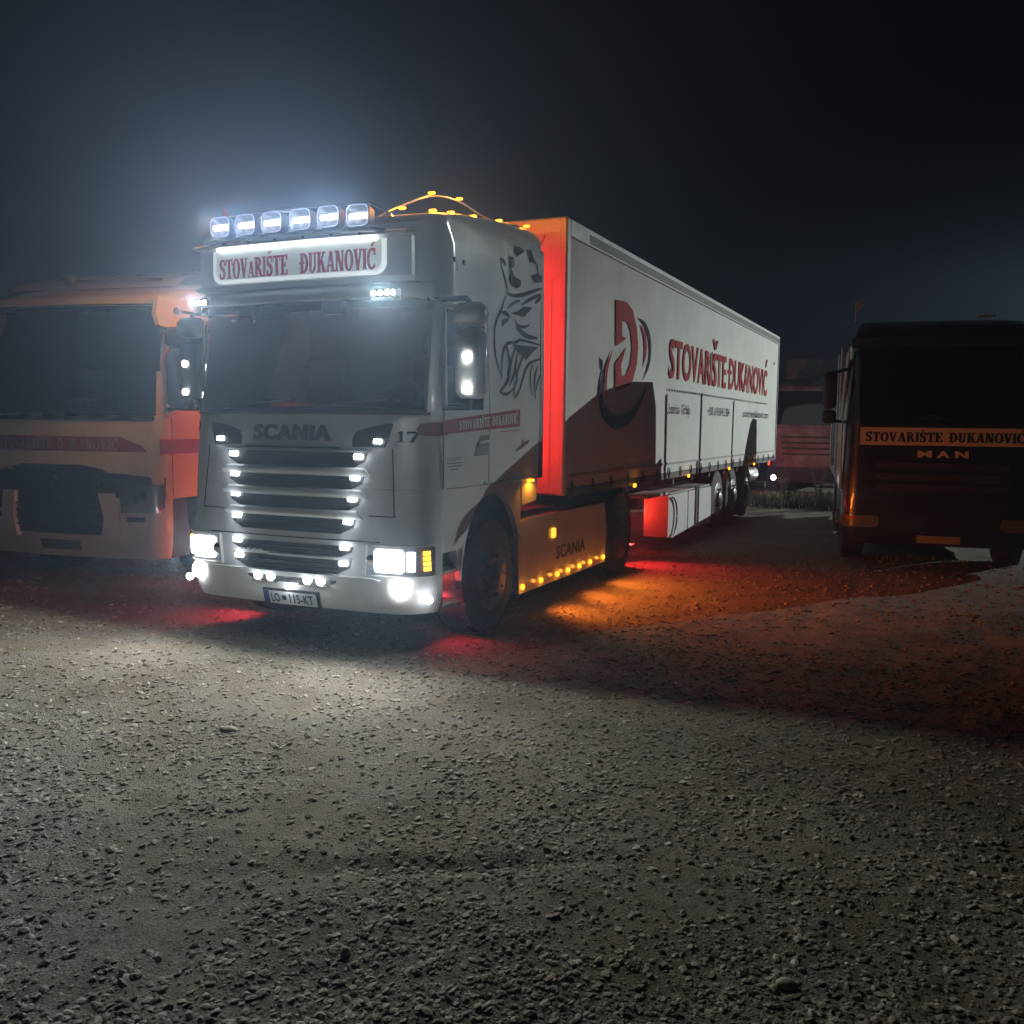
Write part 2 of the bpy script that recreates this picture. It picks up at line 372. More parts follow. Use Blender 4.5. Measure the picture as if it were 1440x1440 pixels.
# ================================================================== GROUND
def vnoise(x, y, seed):
    def h(i, j):
        n = (i.astype(np.int64)*374761393+j.astype(np.int64)*668265263+seed*1442695041) & 0xffffffff
        n = ((n ^ (n >> 13))*1274126177) & 0xffffffff; return ((n ^ (n >> 16)) & 0xffff)/65535.
    i = np.floor(x); j = np.floor(y); fx = x-i; fy = y-j; fx = fx*fx*(3-2*fx); fy = fy*fy*(3-2*fy)
    return (h(i, j)*(1-fx)+h(i+1, j)*fx)*(1-fy)+(h(i, j+1)*(1-fx)+h(i+1, j+1)*fx)*fy
def height(x, y):
    h = .05*(vnoise(x*.55+9, y*.55, 1)-.5)+.035*(vnoise(x*1.7, y*1.7+5, 2)-.5)+.016*(vnoise(x*5, y*5, 3)-.5)+.007*(vnoise(x*13, y*13, 4)-.5)
    h += .006*(vnoise(x*31, y*31, 5)-.5)
    g = np.clip((y-11)/6, 0, 1)*.10                       # ground rises a little towards the back
    far = np.clip((np.hypot(x-4, y-4)-18)/25, 0, 1)
    rut = -.035*np.exp(-((y+3.1-.55*(x-2.6))/.09)**2)*np.exp(-((x-3.1)/.55)**2)   # shallow rut in the foreground
    return h*(1-far*.5)+g+rut
def steps(lo, a, b, hi, d0, growth):
    c = list(np.arange(a, b, d0)); s_ = d0; v = b
    while v < hi: c.append(v); s_ *= growth; v += s_
    c.append(hi); s_ = d0; v = a; l = []
    while v > lo: s_ *= growth; v -= s_; l.append(max(v, lo))
    return np.array(sorted(set(l+c)))
gx = steps(-500, -1.5, 6.2, 500, .022, 1.045); gy = steps(-300, -5.2, -.5, 700, .022, 1.04)
X, Y = np.meshgrid(gx, gy); Z = height(X, Y); nx_, ny_ = len(gx), len(gy)
me = bpy.data.meshes.new('ground'); me.vertices.add(X.size)
me.vertices.foreach_set('co', np.stack([X, Y, Z], -1).astype(np.float32).ravel())
i = np.arange(nx_-1)[None, :]+np.arange(ny_-1)[:, None]*nx_
q = np.stack([i, i+1, i+nx_+1, i+nx_], -1).reshape(-1, 4); nf = len(q)
me.loops.add(nf*4); me.loops.foreach_set('vertex_index', q.ravel().astype(np.int32))
me.polygons.add(nf); me.polygons.foreach_set('loop_start', (np.arange(nf)*4).astype(np.int32)); me.update(); me.validate(); me.shade_smooth()
ground = bpy.data.objects.new('ground', me); C.objects.link(ground); tag(ground, 'packed grey-brown gravel yard with shallow ruts', kind='structure')
gm = bpy.data.materials.new('gravel yard'); gm.use_nodes = True; t = gm.node_tree; b = t.nodes['Principled BSDF']
b.inputs['Roughness'].default_value = .92; b.inputs['Specular IOR Level'].default_value = .25
tc = t.nodes.new('ShaderNodeTexCoord')
def nz(sc, det=5, rough=.6):
    n = t.nodes.new('ShaderNodeTexNoise'); n.inputs['Scale'].default_value = sc; n.inputs['Detail'].default_value = det; n.inputs['Roughness'].default_value = rough
    t.links.new(tc.outputs['Object'], n.inputs['Vector']); return n
def ramp(src, stops):
    r = t.nodes.new('ShaderNodeValToRGB'); e = r.color_ramp.elements
    while len(e) < len(stops): e.new(.5)
    for k, (p, c) in enumerate(stops): e[k].position = p; e[k].color = (*c, 1)
    t.links.new(src, r.inputs[0]); return r
def mix(f, a, b_, mode='MIX'):
    m = t.nodes.new('ShaderNodeMix'); m.data_type = 'RGBA'; m.blend_type = mode
    if isinstance(f, float): m.inputs[0].default_value = f
    else: t.links.new(f, m.inputs[0])
    t.links.new(a, m.inputs[6]); t.links.new(b_, m.inputs[7]); return m.outputs[2]
big = ramp(nz(.9, 6).outputs[0], [(.32, (.12, .10, .075)), (.55, (.21, .188, .15)), (.75, (.29, .268, .225))])
vo = t.nodes.new('ShaderNodeTexVoronoi'); vo.inputs['Scale'].default_value = 85; t.links.new(tc.outputs['Object'], vo.inputs['Vector'])
st = ramp(vo.outputs['Color'], [(0, (.10, .095, .085)), (.45, (.19, .18, .16)), (.8, (.27, .26, .24)), (1, (.38, .36, .33))])
mask = ramp(nz(1.6, 6, .7).outputs[0], [(.40, (0, 0, 0)), (.6, (1, 1, 1))])
t.links.new(mix(mask.outputs[0], big.outputs[0], st.outputs[0]), b.inputs['Base Color'])
bp = t.nodes.new('ShaderNodeBump'); bp.inputs['Distance'].default_value = .010; bp.inputs['Strength'].default_value = .9; bp.invert = True
t.links.new(vo.outputs['Distance'], bp.inputs['Height'])
bp2 = t.nodes.new('ShaderNodeBump'); bp2.inputs['Distance'].default_value = .02; bp2.inputs['Strength'].default_value = .9
t.links.new(nz(45, 8, .8).outputs[0], bp2.inputs['Height']); t.links.new(bp.outputs[0], bp2.inputs['Normal']); t.links.new(bp2.outputs[0], b.inputs['Normal'])
me.materials.append(gm)
# loose stones: one mesh of squashed, half-sunk pebbles, thinning with distance
ico = np.array([(0, 0, -1), (.72, -.53, -.45), (-.28, -.85, -.45), (-.89, 0, -.45), (-.28, .85, -.45), (.72, .53, -.45), (.28, -.85, .45), (-.72, -.53, .45), (-.72, .53, .45), (.28, .85, .45), (.89, 0, .45), (0, 0, 1)])
icf = np.array([(0,1,2),(1,0,5),(0,2,3),(0,3,4),(0,4,5),(1,5,10),(2,1,6),(3,2,7),(4,3,8),(5,4,9),(1,10,6),(2,6,7),(3,7,8),(4,8,9),(5,9,10),(6,10,11),(7,6,11),(8,7,11),(9,8,11),(10,9,11)])
N = 112000
def scatter(n):
    d = 1.6*np.exp(rng.random(n*3)*math.log(15/1.6)); a = np.radians(90+24.6)+np.radians((rng.random(n*3)-.5)*92)
    # more stones near the camera; keep a few far away
    x = 4.876+d*np.cos(a); y = -6.222+d*np.sin(a)
    k = (vnoise(x*.55, y*.8, 23)*.45+vnoise(x*1.3, y*1.3, 21)*.35+vnoise(x*3.4, y*3.4, 22)*.3)+.45*rng.random(len(x)) > .63
    k &= y < 9
    return x[k][:n], y[k][:n]
px_, py_ = scatter(N); n = len(px_); dd = np.hypot(px_-4.876, py_+6.222)
size = (.0030+.0125*rng.random(n)**3.3)*(1+.06*dd)
V = ico[None]*(1+.6*(rng.random((n, 12, 1))-.5)); V = V*np.stack([size*(1+.5*rng.random(n)), size*(.7+.4*rng.random(n)), size*(.30+.32*rng.random(n))], -1)[:, None, :]
an = rng.random(n)*6.283; c_, s_ = np.cos(an)[:, None], np.sin(an)[:, None]; ti = (rng.random(n)-.5)[:, None]*.9
x0 = V[..., 0]*c_-V[..., 1]*s_; y0 = V[..., 0]*s_+V[..., 1]*c_; z0 = V[..., 2]+x0*ti
V = np.stack([x0+px_[:, None], y0+py_[:, None], z0+height(px_, py_)[:, None]+size[:, None]*.12], -1).reshape(-1, 3)
Fq = (icf[None]+(np.arange(n)*12)[:, None, None]).reshape(-1, 3)
me = bpy.data.meshes.new('gravel'); me.vertices.add(len(V)); me.vertices.foreach_set('co', V.astype(np.float32).ravel())
me.loops.add(len(Fq)*3); me.loops.foreach_set('vertex_index', Fq.ravel().astype(np.int32)); me.polygons.add(len(Fq))
me.polygons.foreach_set('loop_start', (np.arange(len(Fq))*3).astype(np.int32)); me.update(); me.shade_flat()
sm = bpy.data.materials.new('loose stone'); sm.use_nodes = True; t = sm.node_tree; b = t.nodes['Principled BSDF']; tc = t.nodes.new('ShaderNodeTexCoord')
b.inputs['Roughness'].default_value = .8; b.inputs['Specular IOR Level'].default_value = .35
vo = t.nodes.new('ShaderNodeTexVoronoi'); vo.inputs['Scale'].default_value = 22; t.links.new(tc.outputs['Object'], vo.inputs['Vector'])
t.links.new(ramp(vo.outputs['Color'], [(0, (.07, .06, .05)), (.45, (.19, .172, .145)), (.8, (.30, .28, .245)), (1, (.50, .475, .43))]).outputs[0], b.inputs['Base Color'])
me.materials.append(sm)
gr = bpy.data.objects.new('gravel', me); C.objects.link(gr); tag(gr, 'loose angular stones scattered over the yard', 'gravel', kind='stuff')
# three stones large enough to be told apart
def stone(x, y, r, lab, sq=(1, .8, .62)):
    import bmesh
    b = bmesh.new(); bmesh.ops.create_icosphere(b, subdivisions=3, radius=r)
    for v in b.verts:
        k = 1+.22*(float(vnoise(np.array([v.co.x/r*1.7+x*3]), np.array([v.co.y/r*1.7+v.co.z/r*2.3+y]), 8)[0])-.5)
        v.co = Vector((v.co.x*sq[0], v.co.y*sq[1], v.co.z*sq[2]))*k
    m = bpy.data.meshes.new('stone'); b.to_mesh(m); b.free(); m.shade_smooth(); m.materials.append(PSTONE)
    o = bpy.data.objects.new('stone', m); C.objects.link(o); o.location = (x, y, float(height(np.array([x]), np.array([y]))[0])+r*.28)
    tag(o, lab, 'stone', 'larger stones lying on the gravel')
PSTONE = mat('pale stone', (.34, .32, .28), .8, noise=(30, (.22, .2, .17), .4, .7), bump=(45, .004))
stone(4.49, -3.13, .036, 'pale rounded stone standing alone in the right foreground gravel')
stone(1.02, 3.3-6.3+1.1, .04, 'flat dark stone lying in the bright gravel before the left headlight', (1.6, .9, .45))
stone(3.06, -3.62, .022, 'small upright pebble at the end of the shallow rut', (.8, .8, 1.1))

# ================================================================== THE LIT TRACTOR
T = thing('tractor_unit', 'white high-roofed tractor unit with every lamp lit, a lit name sign and amber roof lights', 'truck')
SC = Cab(fy=[(.3, .07), (.42, .02), (.95, .0), (1.1, .03), (1.6, .07), (1.95, .11), (2.8, .25), (2.92, .25), (3.35, .25), (3.44, .22), (3.50, .26), (3.54, .40), (3.58, .66), (3.62, .98), (3.66, 1.3), (3.70, 1.6), (3.74, 1.85), (3.77, 2.1)],
         w=[(.3, 1.20), (.5, 1.245), (2.0, 1.25), (2.9, 1.235), (3.3, 1.235), (3.5, 1.225), (3.62, 1.21), (3.70, 1.18), (3.74, 1.13), (3.77, 1.05)],
         rc=[(.3, .30), (.9, .26), (1.1, .30), (1.9, .30), (2.8, .26), (3.30, .24), (3.5, .12), (3.77, .12)], bulge=.07, yr=2.38)
ysd = [.5, .7, 1.0, 1.4, 1.8, 2.1, 2.38]
body = SC.shell([1.34, 1.45, 1.6, 1.75, 1.85, 1.965, 2.1, 2.3, 2.5, 2.65, 2.79, 2.92, 3.05, 3.2, 3.3, 3.36, 3.40, 3.44, 3.47, 3.50, 3.53, 3.56, 3.59, 3.62, 3.66, 3.70, 3.735, 3.77], ysd,
                skip=lambda x, y, z: 1.965 < z < 2.79 and abs(x) < 1.16 and y < .52)
cb = body.build('cab_shell', WHITE, T, 40)
m = MB(); m.patch([(z, -1.0, 1.0) for z in (1.0, 1.1, 1.2, 1.342)], 16, SC.front, 0, .03)
for mp in (SC.right, SC.left):   # corner pieces and fenders with round wheel arch
    pass
low = SC.shell([.34, .40, .46, .56, .7, .84, .95, 1.0, 1.1, 1.2, 1.338], [.34, .36], skip=None)
low.build('lower_front', WHITE, T, 40)
# fender: side panel with the arch cut out
arc = [(1.30+.60*math.cos(math.radians(a)), .52+.74*math.sin(math.radians(a))) for a in range(178, 18, -8)]
pf = [(.372, 1.334), (.372, .82), (.60, .82), (.69, .56)]+arc+[(1.90, .80), (1.90, 1.09), (2.28, 1.12), (2.30, 1.334)]
for sx in (1, -1):
    m = MB(); m.prism(pf, 'x', sx*1.19, sx*1.243); m.build('fender', WHITE, T)
# arch liner
for sx in (1, -1):
    m = MB(); A = [(1.30+.61*math.cos(math.radians(a)), .52+.75*math.sin(math.radians(a))) for a in range(185, 10, -8)]
    m.grid([[(sx*1.188, *p) for p in A], [(sx*.75, *p) for p in A]]); m.grid([[(sx*.75, *p) for p in A], [(sx*.75, 1.3+(p[0]-1.3)*.97, .52+(p[1]-.52)*.97) for p in A]])
    m.build('arch_liner', DARK, T)
    m = MB()                                                   # boarding step well, dark, open at the side
    m.box(sx*.80, sx*.84, .37, .68, .34, .815); m.box(sx*.84, sx*1.235, .37, .385, .34, .80); m.box(sx*.84, sx*1.235, .385, .69, .34, .37)
    m.build('step_well', DARK, T)
    for z in (.36, .62): m = MB(); m.cbox(min(sx*.86, sx*1.225), max(sx*.86, sx*1.225), .392, .66, z+.012, z+.045, .006); m.build('step', STEEL, T)
    light('step_well_light', 'POINT', (sx*1.0, .52, .58), 4.0, (1, .05, .04), T, .02)
# lower closure, floor and cab back
m = MB(); m.box(-1.18, 1.18, .345, 2.3, 1.30, 1.332); m.build('cab_floor', CHASSIS, T)
# windscreen
m = MB(); m.patch([(z, -1.17, 1.17) for z in (1.962, 2.1, 2.25, 2.4, 2.55, 2.7, 2.795)], 26, SC.front, .006, .008)
m.build('windscreen', GLASS, T, 40)
m = MB()      # black glazing border
for a, b_ in ((1.93, 1.972), (2.785, 2.86)): m = MB(); m.patch([(a, -1.18, 1.18), (b_, -1.18, 1.18)], 26, SC.front, .012, .01); m.build('windscreen_border', DARK, T, 40)
for sx in (1, -1):
    m = MB(); m.patch([(1.95, sx*1.16, sx*1.205), (2.82, sx*1.15, sx*1.205)], 3, SC.front, .016, .012); m.build('a_pillar', WHITE, T, 40)
for x in (-.75, .15):
    m = MB(); m.tube([(x, SC.F(x, 1.99)-.03, 1.985), (x+.35, SC.F(x+.35, 2.04)-.035, 2.03), (x+.72, SC.F(x+.72, 2.05)-.03, 2.045)], .010, 6); m.build('wiper', DARK, T, 40)
# interior
m = MB(); m.box(-1.15, 1.15, .30, .75, 1.72, 1.98); m.cbox(-1.1, 1.1, .28, .62, 1.96, 2.03, .03); m.build('dashboard', DARK, T)
for sx in (-1, 1):
    m = MB(); m.cbox(sx*.6-.26, sx*.6+.26, .9, 1.4, 1.6, 1.78, .06); m.cbox(sx*.6-.25, sx*.6+.25, 1.32, 1.46, 1.75, 2.5, .05); m.cbox(sx*.6-.13, sx*.6+.13, 1.33, 1.44, 2.5, 2.68, .04); m.build('seat', SEAT, T, 40)
m = MB(); ring = [(.6+.22*math.cos(t_/16*6.283), .72+.10*math.sin(t_/16*6.283), 2.06+.17*math.sin(t_/16*6.283)) for t_ in range(17)]; m.tube(ring, .016, 8); m.tube([(.6, .5, 1.9), (.6, .72, 2.06)], .03, 8); m.build('steering_wheel', DARK, T, 40)
m = MB()
P = [[(-1.075+.43*j/24, .50+.012*math.sin(j*1.9), 2.10+.60*k_/2) for j in range(25)] for k_ in range(3)]; m.grid(P); m.build('cab_curtain', CURT, T, 40)
light('curtain_fill', 'POINT', (-.86, .36, 2.76), 12, (1, .15, .1), T, .03)  # unseen lamp added inside to make the curtain show
m = MB(); m.box(-1.2, 1.2, 1.9, 1.93, 1.36, 3.2); m.build('cab_rear_wall', SEAT, T)
# side windows
for mp, sx in ((SC.right, 1), (SC.left, -1)):
    m = MB(); m.patch([(1.985, .40, 1.06), (2.15, .40, 1.09), (2.4, .40, 1.12), (2.62, .41, 1.13), (2.72, .42, 1.09), (2.775, .44, .98)], 6, mp, .004, .01); w_ = m.build('side_window', DGLASS, T)
    m = MB(); m.patch([(2.80, .14, 1.16), (2.825, .12, 1.18)], 8, mp, .012, .014); m.build('drip_moulding', DARK, T)
    m = MB(); m.patch([(2.0, .385, .405), (2.77, .385, .405)], 1, mp, .012, .014); m.build('window_divider', WHITE, T)
    # door: seams and handle
    for rw in ([(1.342, .365, .373), (1.985, .365, .373)], [(1.342, 1.188, 1.196), (2.0, 1.188, 1.196), (2.79, 1.155, 1.163)]):
        m = MB(); m.patch(rw, 1, mp, .003, .006); m.build('door_seam', DARK, T)
    m = MB(); m.patch([(1.595, .90, 1.185), (1.68, .95, 1.185), (1.77, 1.02, 1.185)], 3, mp, .004, .008); h = m.build('door_handle_recess', DARK, T)
    m = MB(); m.tube([mp(.97, 1.70, .02), mp(1.05, 1.715, .035), mp(1.16, 1.715, .03)], .012, 8); m.build('door_handle', WHITE, h, 40)
    # rear side deflector edge and the dark bottom trim
    m = MB(); m.patch([(1.345, 2.30, 2.40), (2.4, 2.33, 2.42), (3.55, 2.36, 2.43)], 2, mp, .006, .02); m.build('side_deflector', DARK, T)
    m = MB(); m.patch([(1.346, 1.10, 2.27), (1.362, 1.10, 2.27)], 3, mp, .016, .02); m.build('sill_trim', ALU, T)
# sun visor
m = MB(); rows = []
def vis(x, z, o): a = abs(x); return (x, SC.F(x, 2.85)-.20*(1-(a/1.25)**4)*o-.02, z)
top = [[(x, SC.F(x, 2.9)-d*(1-.35*(abs(x)/1.2)**3), z) for x in [(-1.19+2.38*j/30) for j in range(31)]] for d, z in ((.0, 2.985), (.08, 2.965), (.17, 2.925), (.20, 2.885), (.20, 2.845), (.185, 2.835), (.17, 2.85), (.15, 2.88), (.0, 2.93))]
m.grid(top); m.build('sun_visor', WHITE, T, 50)
m = MB(); m.grid([[(x, SC.F(x, 2.9)-.10, z+.015*(abs(x)/1.1)**2) for x in [(-1.1+2.2*j/24) for j in range(25)]] for z in (2.835, 2.77)])
m.build('visor_shade', glass_mat('smoked visor', (.12, .13, .14)), T, 50)
for x, w_ in ((-.50, .16), (.37, .2)):
    m = MB(); m.cbox(x-w_/2, x+w_/2, .09, .17, 2.73, 2.835, .01); m.build('visor_bracket', DARK, T)
def led_block(x, y, z, w_=.235, h=.075, n_=4, rz=0):
    m = MB(); m.cbox(-w_/2, w_/2, -.03, .05, -h/2, h/2, .01, 0)
    e = thing_ = m.build('work_lamp', CHROME, T, 0, (x, y, z)); e.rotation_euler.z = rz
    for k in range(n_):
        q = MB(); q.lathe([(.021, -.001), (.021, .0), (.012, -.008)], (-w_/2+w_/n_*(k+.5), -.034, 0), 'y', 10); q.build('led', L_WHITE, e)
    light('work_lamp_beam', 'SPOT', (x, y-.06, z), 230, (1, .98, .86), T, .03, (x*1.1+(.25 if x > 0 else -.5), y-4, z-.25), 172, .12)
led_block(.93, .01, 2.855); led_block(-.93, .03, 2.86, rz=-.12)
# lit name sign on the roof front
def sgn(x, z, o): return (x, SC.F(x*.8, 3.2)-.06-o, min(z, 3.03)+max(0, z-3.03)*.87)
m = MB()
ztop, zbot = 3.405, 2.975
out = [[sgn(x, z, d) for x in [(-1.10+2.2*j/28)*(1-(.05 if z > 3.3 else 0)) for j in range(29)]] for d, z in ((-.12, 2.965), (.05, 2.97), (.075, 3.01))]
m.grid(out)
out = [[sgn(x, z, d) for x in [(-1.10+2.2*j/28)*.97 for j in range(29)]] for d, z in ((-.1, 3.415), (.10, 3.405), (.13, 3.385), (.13, 3.365), (-.02, 3.36))]
m.grid(out); m.build('sign_housing', WHITE, T, 50)
m = MB(); m.patch([(z, -1.06, 1.06) for z in (2.985, 3.1, 3.2, 3.3, 3.37)], 28, sgn, .04, .05); m.build('sign_surround', WHITE, T, 40)
def rrow(x0, x1, z0, z1, r, n=6):
    R = []
    for k in range(n+1): a = math.pi/2*k/n; R.append((z0+r*(1-math.cos(a)), x0+r*(1-math.sin(a)), x1-r*(1-math.sin(a))))
    R.append((z1, x0, x1)); return R
m = MB(); m.patch(rrow(-.90, .84, 3.03, 3.345, .10), 26, sgn, .052, .012); m.build('sign_rim', SIGNRIM, T, 40)
m = MB(); m.patch(rrow(-.865, .805, 3.065, 3.345, .09), 26, sgn, .056, .003); m.build('sign_panel', SIGNW, T, 40)
words(serif('STOVâRIŠTE  ĐUKANOVIĆ', .06, 4), 'sign_lettering', mat('sign red', (.45, .02, .03), .5, emit=(.6, .03, .05), es=.10), T, -.82, .75, 3.075, 3.262, sgn, .059, .005)
m = MB()
for k in range(6): m.patch([(3.345, -.84+.272*k, -.84+.272*k+.255), (3.356, -.84+.272*k, -.84+.272*k+.255)], 4, sgn, .075, .01)
m.build('sign_led_strip', L_LEDS, T)
# roof light bar with six lamps
m = MB(); bar = [(-.96, .22, 3.34), (-.92, .12, 3.36), (-.84, .08, 3.365)]+[(x, .065, 3.37) for x in (-.5, 0, .4)]+[(.76, .07, 3.36), (.86, .12, 3.345), (.90, .24, 3.33)]
m.tube(bar, .024, 10); m.tube([(-.88, .20, 3.58), (-.83, .15, 3.59), (-.3, .13, 3.60), (.3, .13, 3.595), (.70, .15, 3.58), (.80, .26, 3.52), (.84, .38, 3.44)], .012, 8)
lb = m.build('light_bar', CHROME, T, 50)
lamp0 = None
def spot_lamp():
    hs = MB(); w_, h = .108, .086
    def rr(s_, y, q=.55):
        pts = []
        for k in range(24):
            a = 2*math.pi*k/24; c, s2 = math.cos(a), math.sin(a)
            pts.append((w_*s_*math.copysign(abs(c)**q, c), y, h*s_*math.copysign(abs(s2)**q, s2)*(1+.10*abs(c))))
        return pts
    hs.grid([rr(.45, .10), rr(.85, .07), rr(1.0, .0), rr(1.0, -.03), rr(.93, -.035)], 0, True)
    hs.grid([rr(.93, -.035), rr(.85, -.01), rr(.6, .03), rr(.2, .045)], 1, True)
    hs.grid([rr(.96, -.038), rr(.885, -.040)], 2, True)
    hs.grid([rr(.2, .045), rr(.01, .046)], 1, True)
    hs.prism([(-.075, -.02), (-.085, 0), (-.075, .02), (.075, .02), (.085, 0), (.075, -.02)], 'y', -.022, -.005, 3)
    hs.box(-.012, .012, 0, .03, -.14, -.09, 0)
    return hs
xs_ = [-.70, -.435, -.165, .12, .39, .665]
for k, x in enumerate(xs_):
    z = 3.475-(.012 if k == 5 else 0)
    y = .06
    if lamp0 is None:
        lamp0 = spot_lamp().build('spotlight', [DARK, REFL, L_DIM, L_BAR], lb, 35, (x, y, z))
    else: inst(lamp0, 'spotlight', lb, (x, y, z))
    light('spotlight_beam', 'SPOT', (x, y-.07, z), 120, (.74, .84, 1), T, .05, (x*1.3-2.5, y-10, z-.2), 130, .6)
m = MB(); m.lathe([(.02, 0), (.02, .05), (.008, .07)], (-.74, .13, 3.585), 'z', 10); m.build('small_red_marker', REDLENS, T)
# roof: air deflector, seams, bolts, amber lights
def amber(x, y, z, w_=.032, pw=2.2, mats=None, tgt=None, h=.022):
    m = MB(); m.cbox(-w_, w_, -w_*.55, w_*.55, -h/2, h/2, .008)
    o = m.build('amber_marker_light', mats or L_AMB, T, 0, (x, y, z))
    if pw: light('amber_glow', 'POINT', (x+(.05 if x > 0 else -.05), y-.03, z+.04), pw, (1, .34, .03), T, .02)
    return o
for sx in (1, -1):
    for y in (.44, .74, 1.14, 1.66, 2.28):
        z = next((q/1000 for q in range(3400, 3770) if SC.F(1.10, q/1000) >= y), 3.77)+.012
        amber(sx*1.10, y, z, pw=(4 if y < 2 else .5) if sx > 0 else (36 if y < 1.5 else 1))
m = MB(); ap = spl([(.60, .28, 3.47), (.74, .46, 3.60), (.80, .95, 3.80), (.80, 1.44, 3.86), (.86, 1.85, 3.80), (1.0, 2.2, 3.78)], 5); 
for q_ in (ap, [(-x, y, z) for x, y, z in ap]): m = MB(); m.tube(q_, .008, 8); m.build('roof_rail', STEEL, T, 50)
for y, z in ((.47, 3.60), (.95, 3.825), (1.45, 3.885)):
    amber(.80, y, z, pw=5)
m = MB(); m.patch([(3.10, .60, .607), (3.55, .60, .607)], 1, SC.right, .003, .005); m.build('panel_seam', DARK, T)
for y in (.56, .72): m = MB(); m.lathe([(.022, 0), (.022, .006), (.012, .009)], SC.right(y, 3.18, 0), 'x', 12); m.build('roof_bolt', DARK, T)
# front: badge letters, fascia line, corner inlets
m = MB()
for k_, dx in enumerate((-.010, 0, .010)): put_text(m, sans('SCANIA', .04, 1.12), -.43+dx, .355+dx, 1.715, 1.845, SC.front, .0035+.0005*k_, None); m.build('badge_lettering', LOGO, T)
m = MB(); m.patch([(1.652, -.5, .44), (1.664, -.5, .44)], 12, SC.front, .012, .016); m.build('fascia_groove', DARK, T)
for sx in (-1, 1):
    rows = [(1.672, .565, .86), (1.73, .56, .885), (1.79, .585, .905), (1.82, .68, .915), (1.845, .80, .92), (1.862, .90, .925)]
    m = MB(); m.patch([(z, sx*a, sx*b_) for z, a, b_ in rows], 8, SC.front, .004, .02); m.build('air_inlet', SLOT, T, 40)
    m = MB(); m.patch([(1.70, sx*.76, sx*.83), (1.735, sx*.76, sx*.83)], 2, SC.front, .02, .016); m.build('inlet_led', L_WHITE, T)
    m = MB(); m.patch([(1.86, sx*.80, sx*.93), (1.875, sx*.86, sx*.95)], 6, SC.front, .014, .02); m.build('inlet_lip', WHITE, T)
m = MB(); put_serif(m, serif('17', .12), .965, 1.125, 1.715, 1.80, SC.front, .006); m.build('fleet_number', BLACKP, T)
# grille: dark slots with white slats between them
slots = [(1.625, 1.500, .71, .58), (1.440, 1.325, .69, .56), (1.265, 1.155, .665, .54), (1.095, .970, .63, .50), (.872, .785, .62, .50), (.757, .640, .60, .46)]
for zt, zb, a, b_ in slots:
    m = MB(); m.patch([(zb, -b_, b_), (zb+(zt-zb)*.45, -a*.97, a*.97), (zt, -a, a)], 18, SC.front, .004, .02); g_ = m.build('grille_slot', SLOT, T, 40)
    for k in (1, 2):
        z = zb+(zt-zb)*k/3; q = MB(); q.patch([(z-.004, -b_, b_), (z+.004, -b_, b_)], 14, SC.front, .012, .01); q.build('slot_bar', DARK, g_)
for (zt, zb, a, b_), (zt2, zb2, a2, b2) in zip(slots, slots[1:]):
    if zt2 == .872: continue
    m = MB(); zz = zb-zt2; w_ = a2+.05 if zt2 != .757 else .42
    if zt2 == .757:
        m.patch([(zt2+.004, -.20, .60), (zb-.006, -.20, .60)], 14, SC.front, .035, .04); mm = mat('lit grille bar', (.7, .72, .7), .4)
        m.build('grille_slat', WHITE, T, 50); continue
    m.patch([(zt2-.006, -w_, w_), (zt2+.015, -w_, w_), (zb-.012, -w_+.04, w_-.04), (zb+.004, -w_+.05, w_-.05)], 18, lambda x, z, o, zm=(zt2+zb)/2, hh=zz/2: SC.front(x, z, o-.018*((z-zm)/hh)**2), .045, .05); m.build('grille_slat', WHITE, T, 60)
m = MB(); put_text(m, sans('R500', .02), -.52, -.27, .772, .800, SC.front, .012); m.build('model_lettering', PALEP, T)
m = MB(); m.patch([(1.628, -.74, .74), (1.64, -.74, .74)], 18, SC.front, .03, .03); m.build('grille_top_lip', WHITE, T)
m = MB(); m.patch([(.915, -.86, .86), (.925, -.86, .86)], 18, SC.front, .003, .006); m.patch([(1.120, -.98, -.74), (1.128, -.98, -.74)], 4, SC.front, .003, .006); m.patch([(1.120, .74, .98), (1.128, .74, .98)], 4, SC.front, .003, .006); m.build('panel_gap', DARK, T)
for sx in (-1, 1):
    m = MB(); m.patch([(1.122, sx*.965, sx*.973), (1.66, sx*.925, sx*.933)], 1, SC.front, .003, .006); m.build('corner_seam', DARK, T)
leds = [(.63, 1.592), (.608, 1.423), (.59, 1.254), (.562, 1.071), (.543, .864), (.53, .733)]
led0 = None
for a, z in leds:
    for sx in (-1, 1):
        m = MB(); x = sx*a; m.patch([(z-.021, x-.034, x+.034), (z-.012, x-.040, x+.040), (z+.012, x-.040, x+.040), (z+.021, x-.034, x+.034)], 4, SC.front, .022, .03); m.build('grille_led', L_WHITE, T, 40)
        light('grille_led_glow', 'POINT', SC.front(x, z, .09), .15, (.85, .92, 1), T, .03)
# bumper: upper lip, lower lamp recess, plate
m = MB(); m.patch([(.592, -.80, .80), (.618, -.86, .86), (.632, -.80, .80)], 20, SC.front, .05, .06); m.build('bumper_lip', WHITE, T, 50)
m = MB(); m.patch([(.535, -.36, .36), (.56, -.44, .44), (.612, -.47, .47)], 14, SC.front, .005, .02); m.build('lamp_recess', SLOT, T, 40)
for a, b_ in ((-.38, -.10), (.10, .38)): m = MB(); m.patch([(.528, a, b_), (.538, a, b_)], 4, SC.front, .045, .05); m.build('recess_lip', CHROME, T)
for x in (-.32, -.185, .19, .32):
    m = MB(); m.lathe([(.036, 0), (.040, -.03), (.034, -.034), (.01, -.036)], (x, SC.F(x, .58)-.01, .577), 'y', 18); m.build('bumper_lamp', lamp_mat('soft white lamp', (.86, .95, .97), 2.2 if x < 0 else 6), T, 40)
    light('bumper_lamp_glow', 'POINT', (x, SC.F(x, .58)-.09, .577), .35, (.88, .96, 1), T, .03)
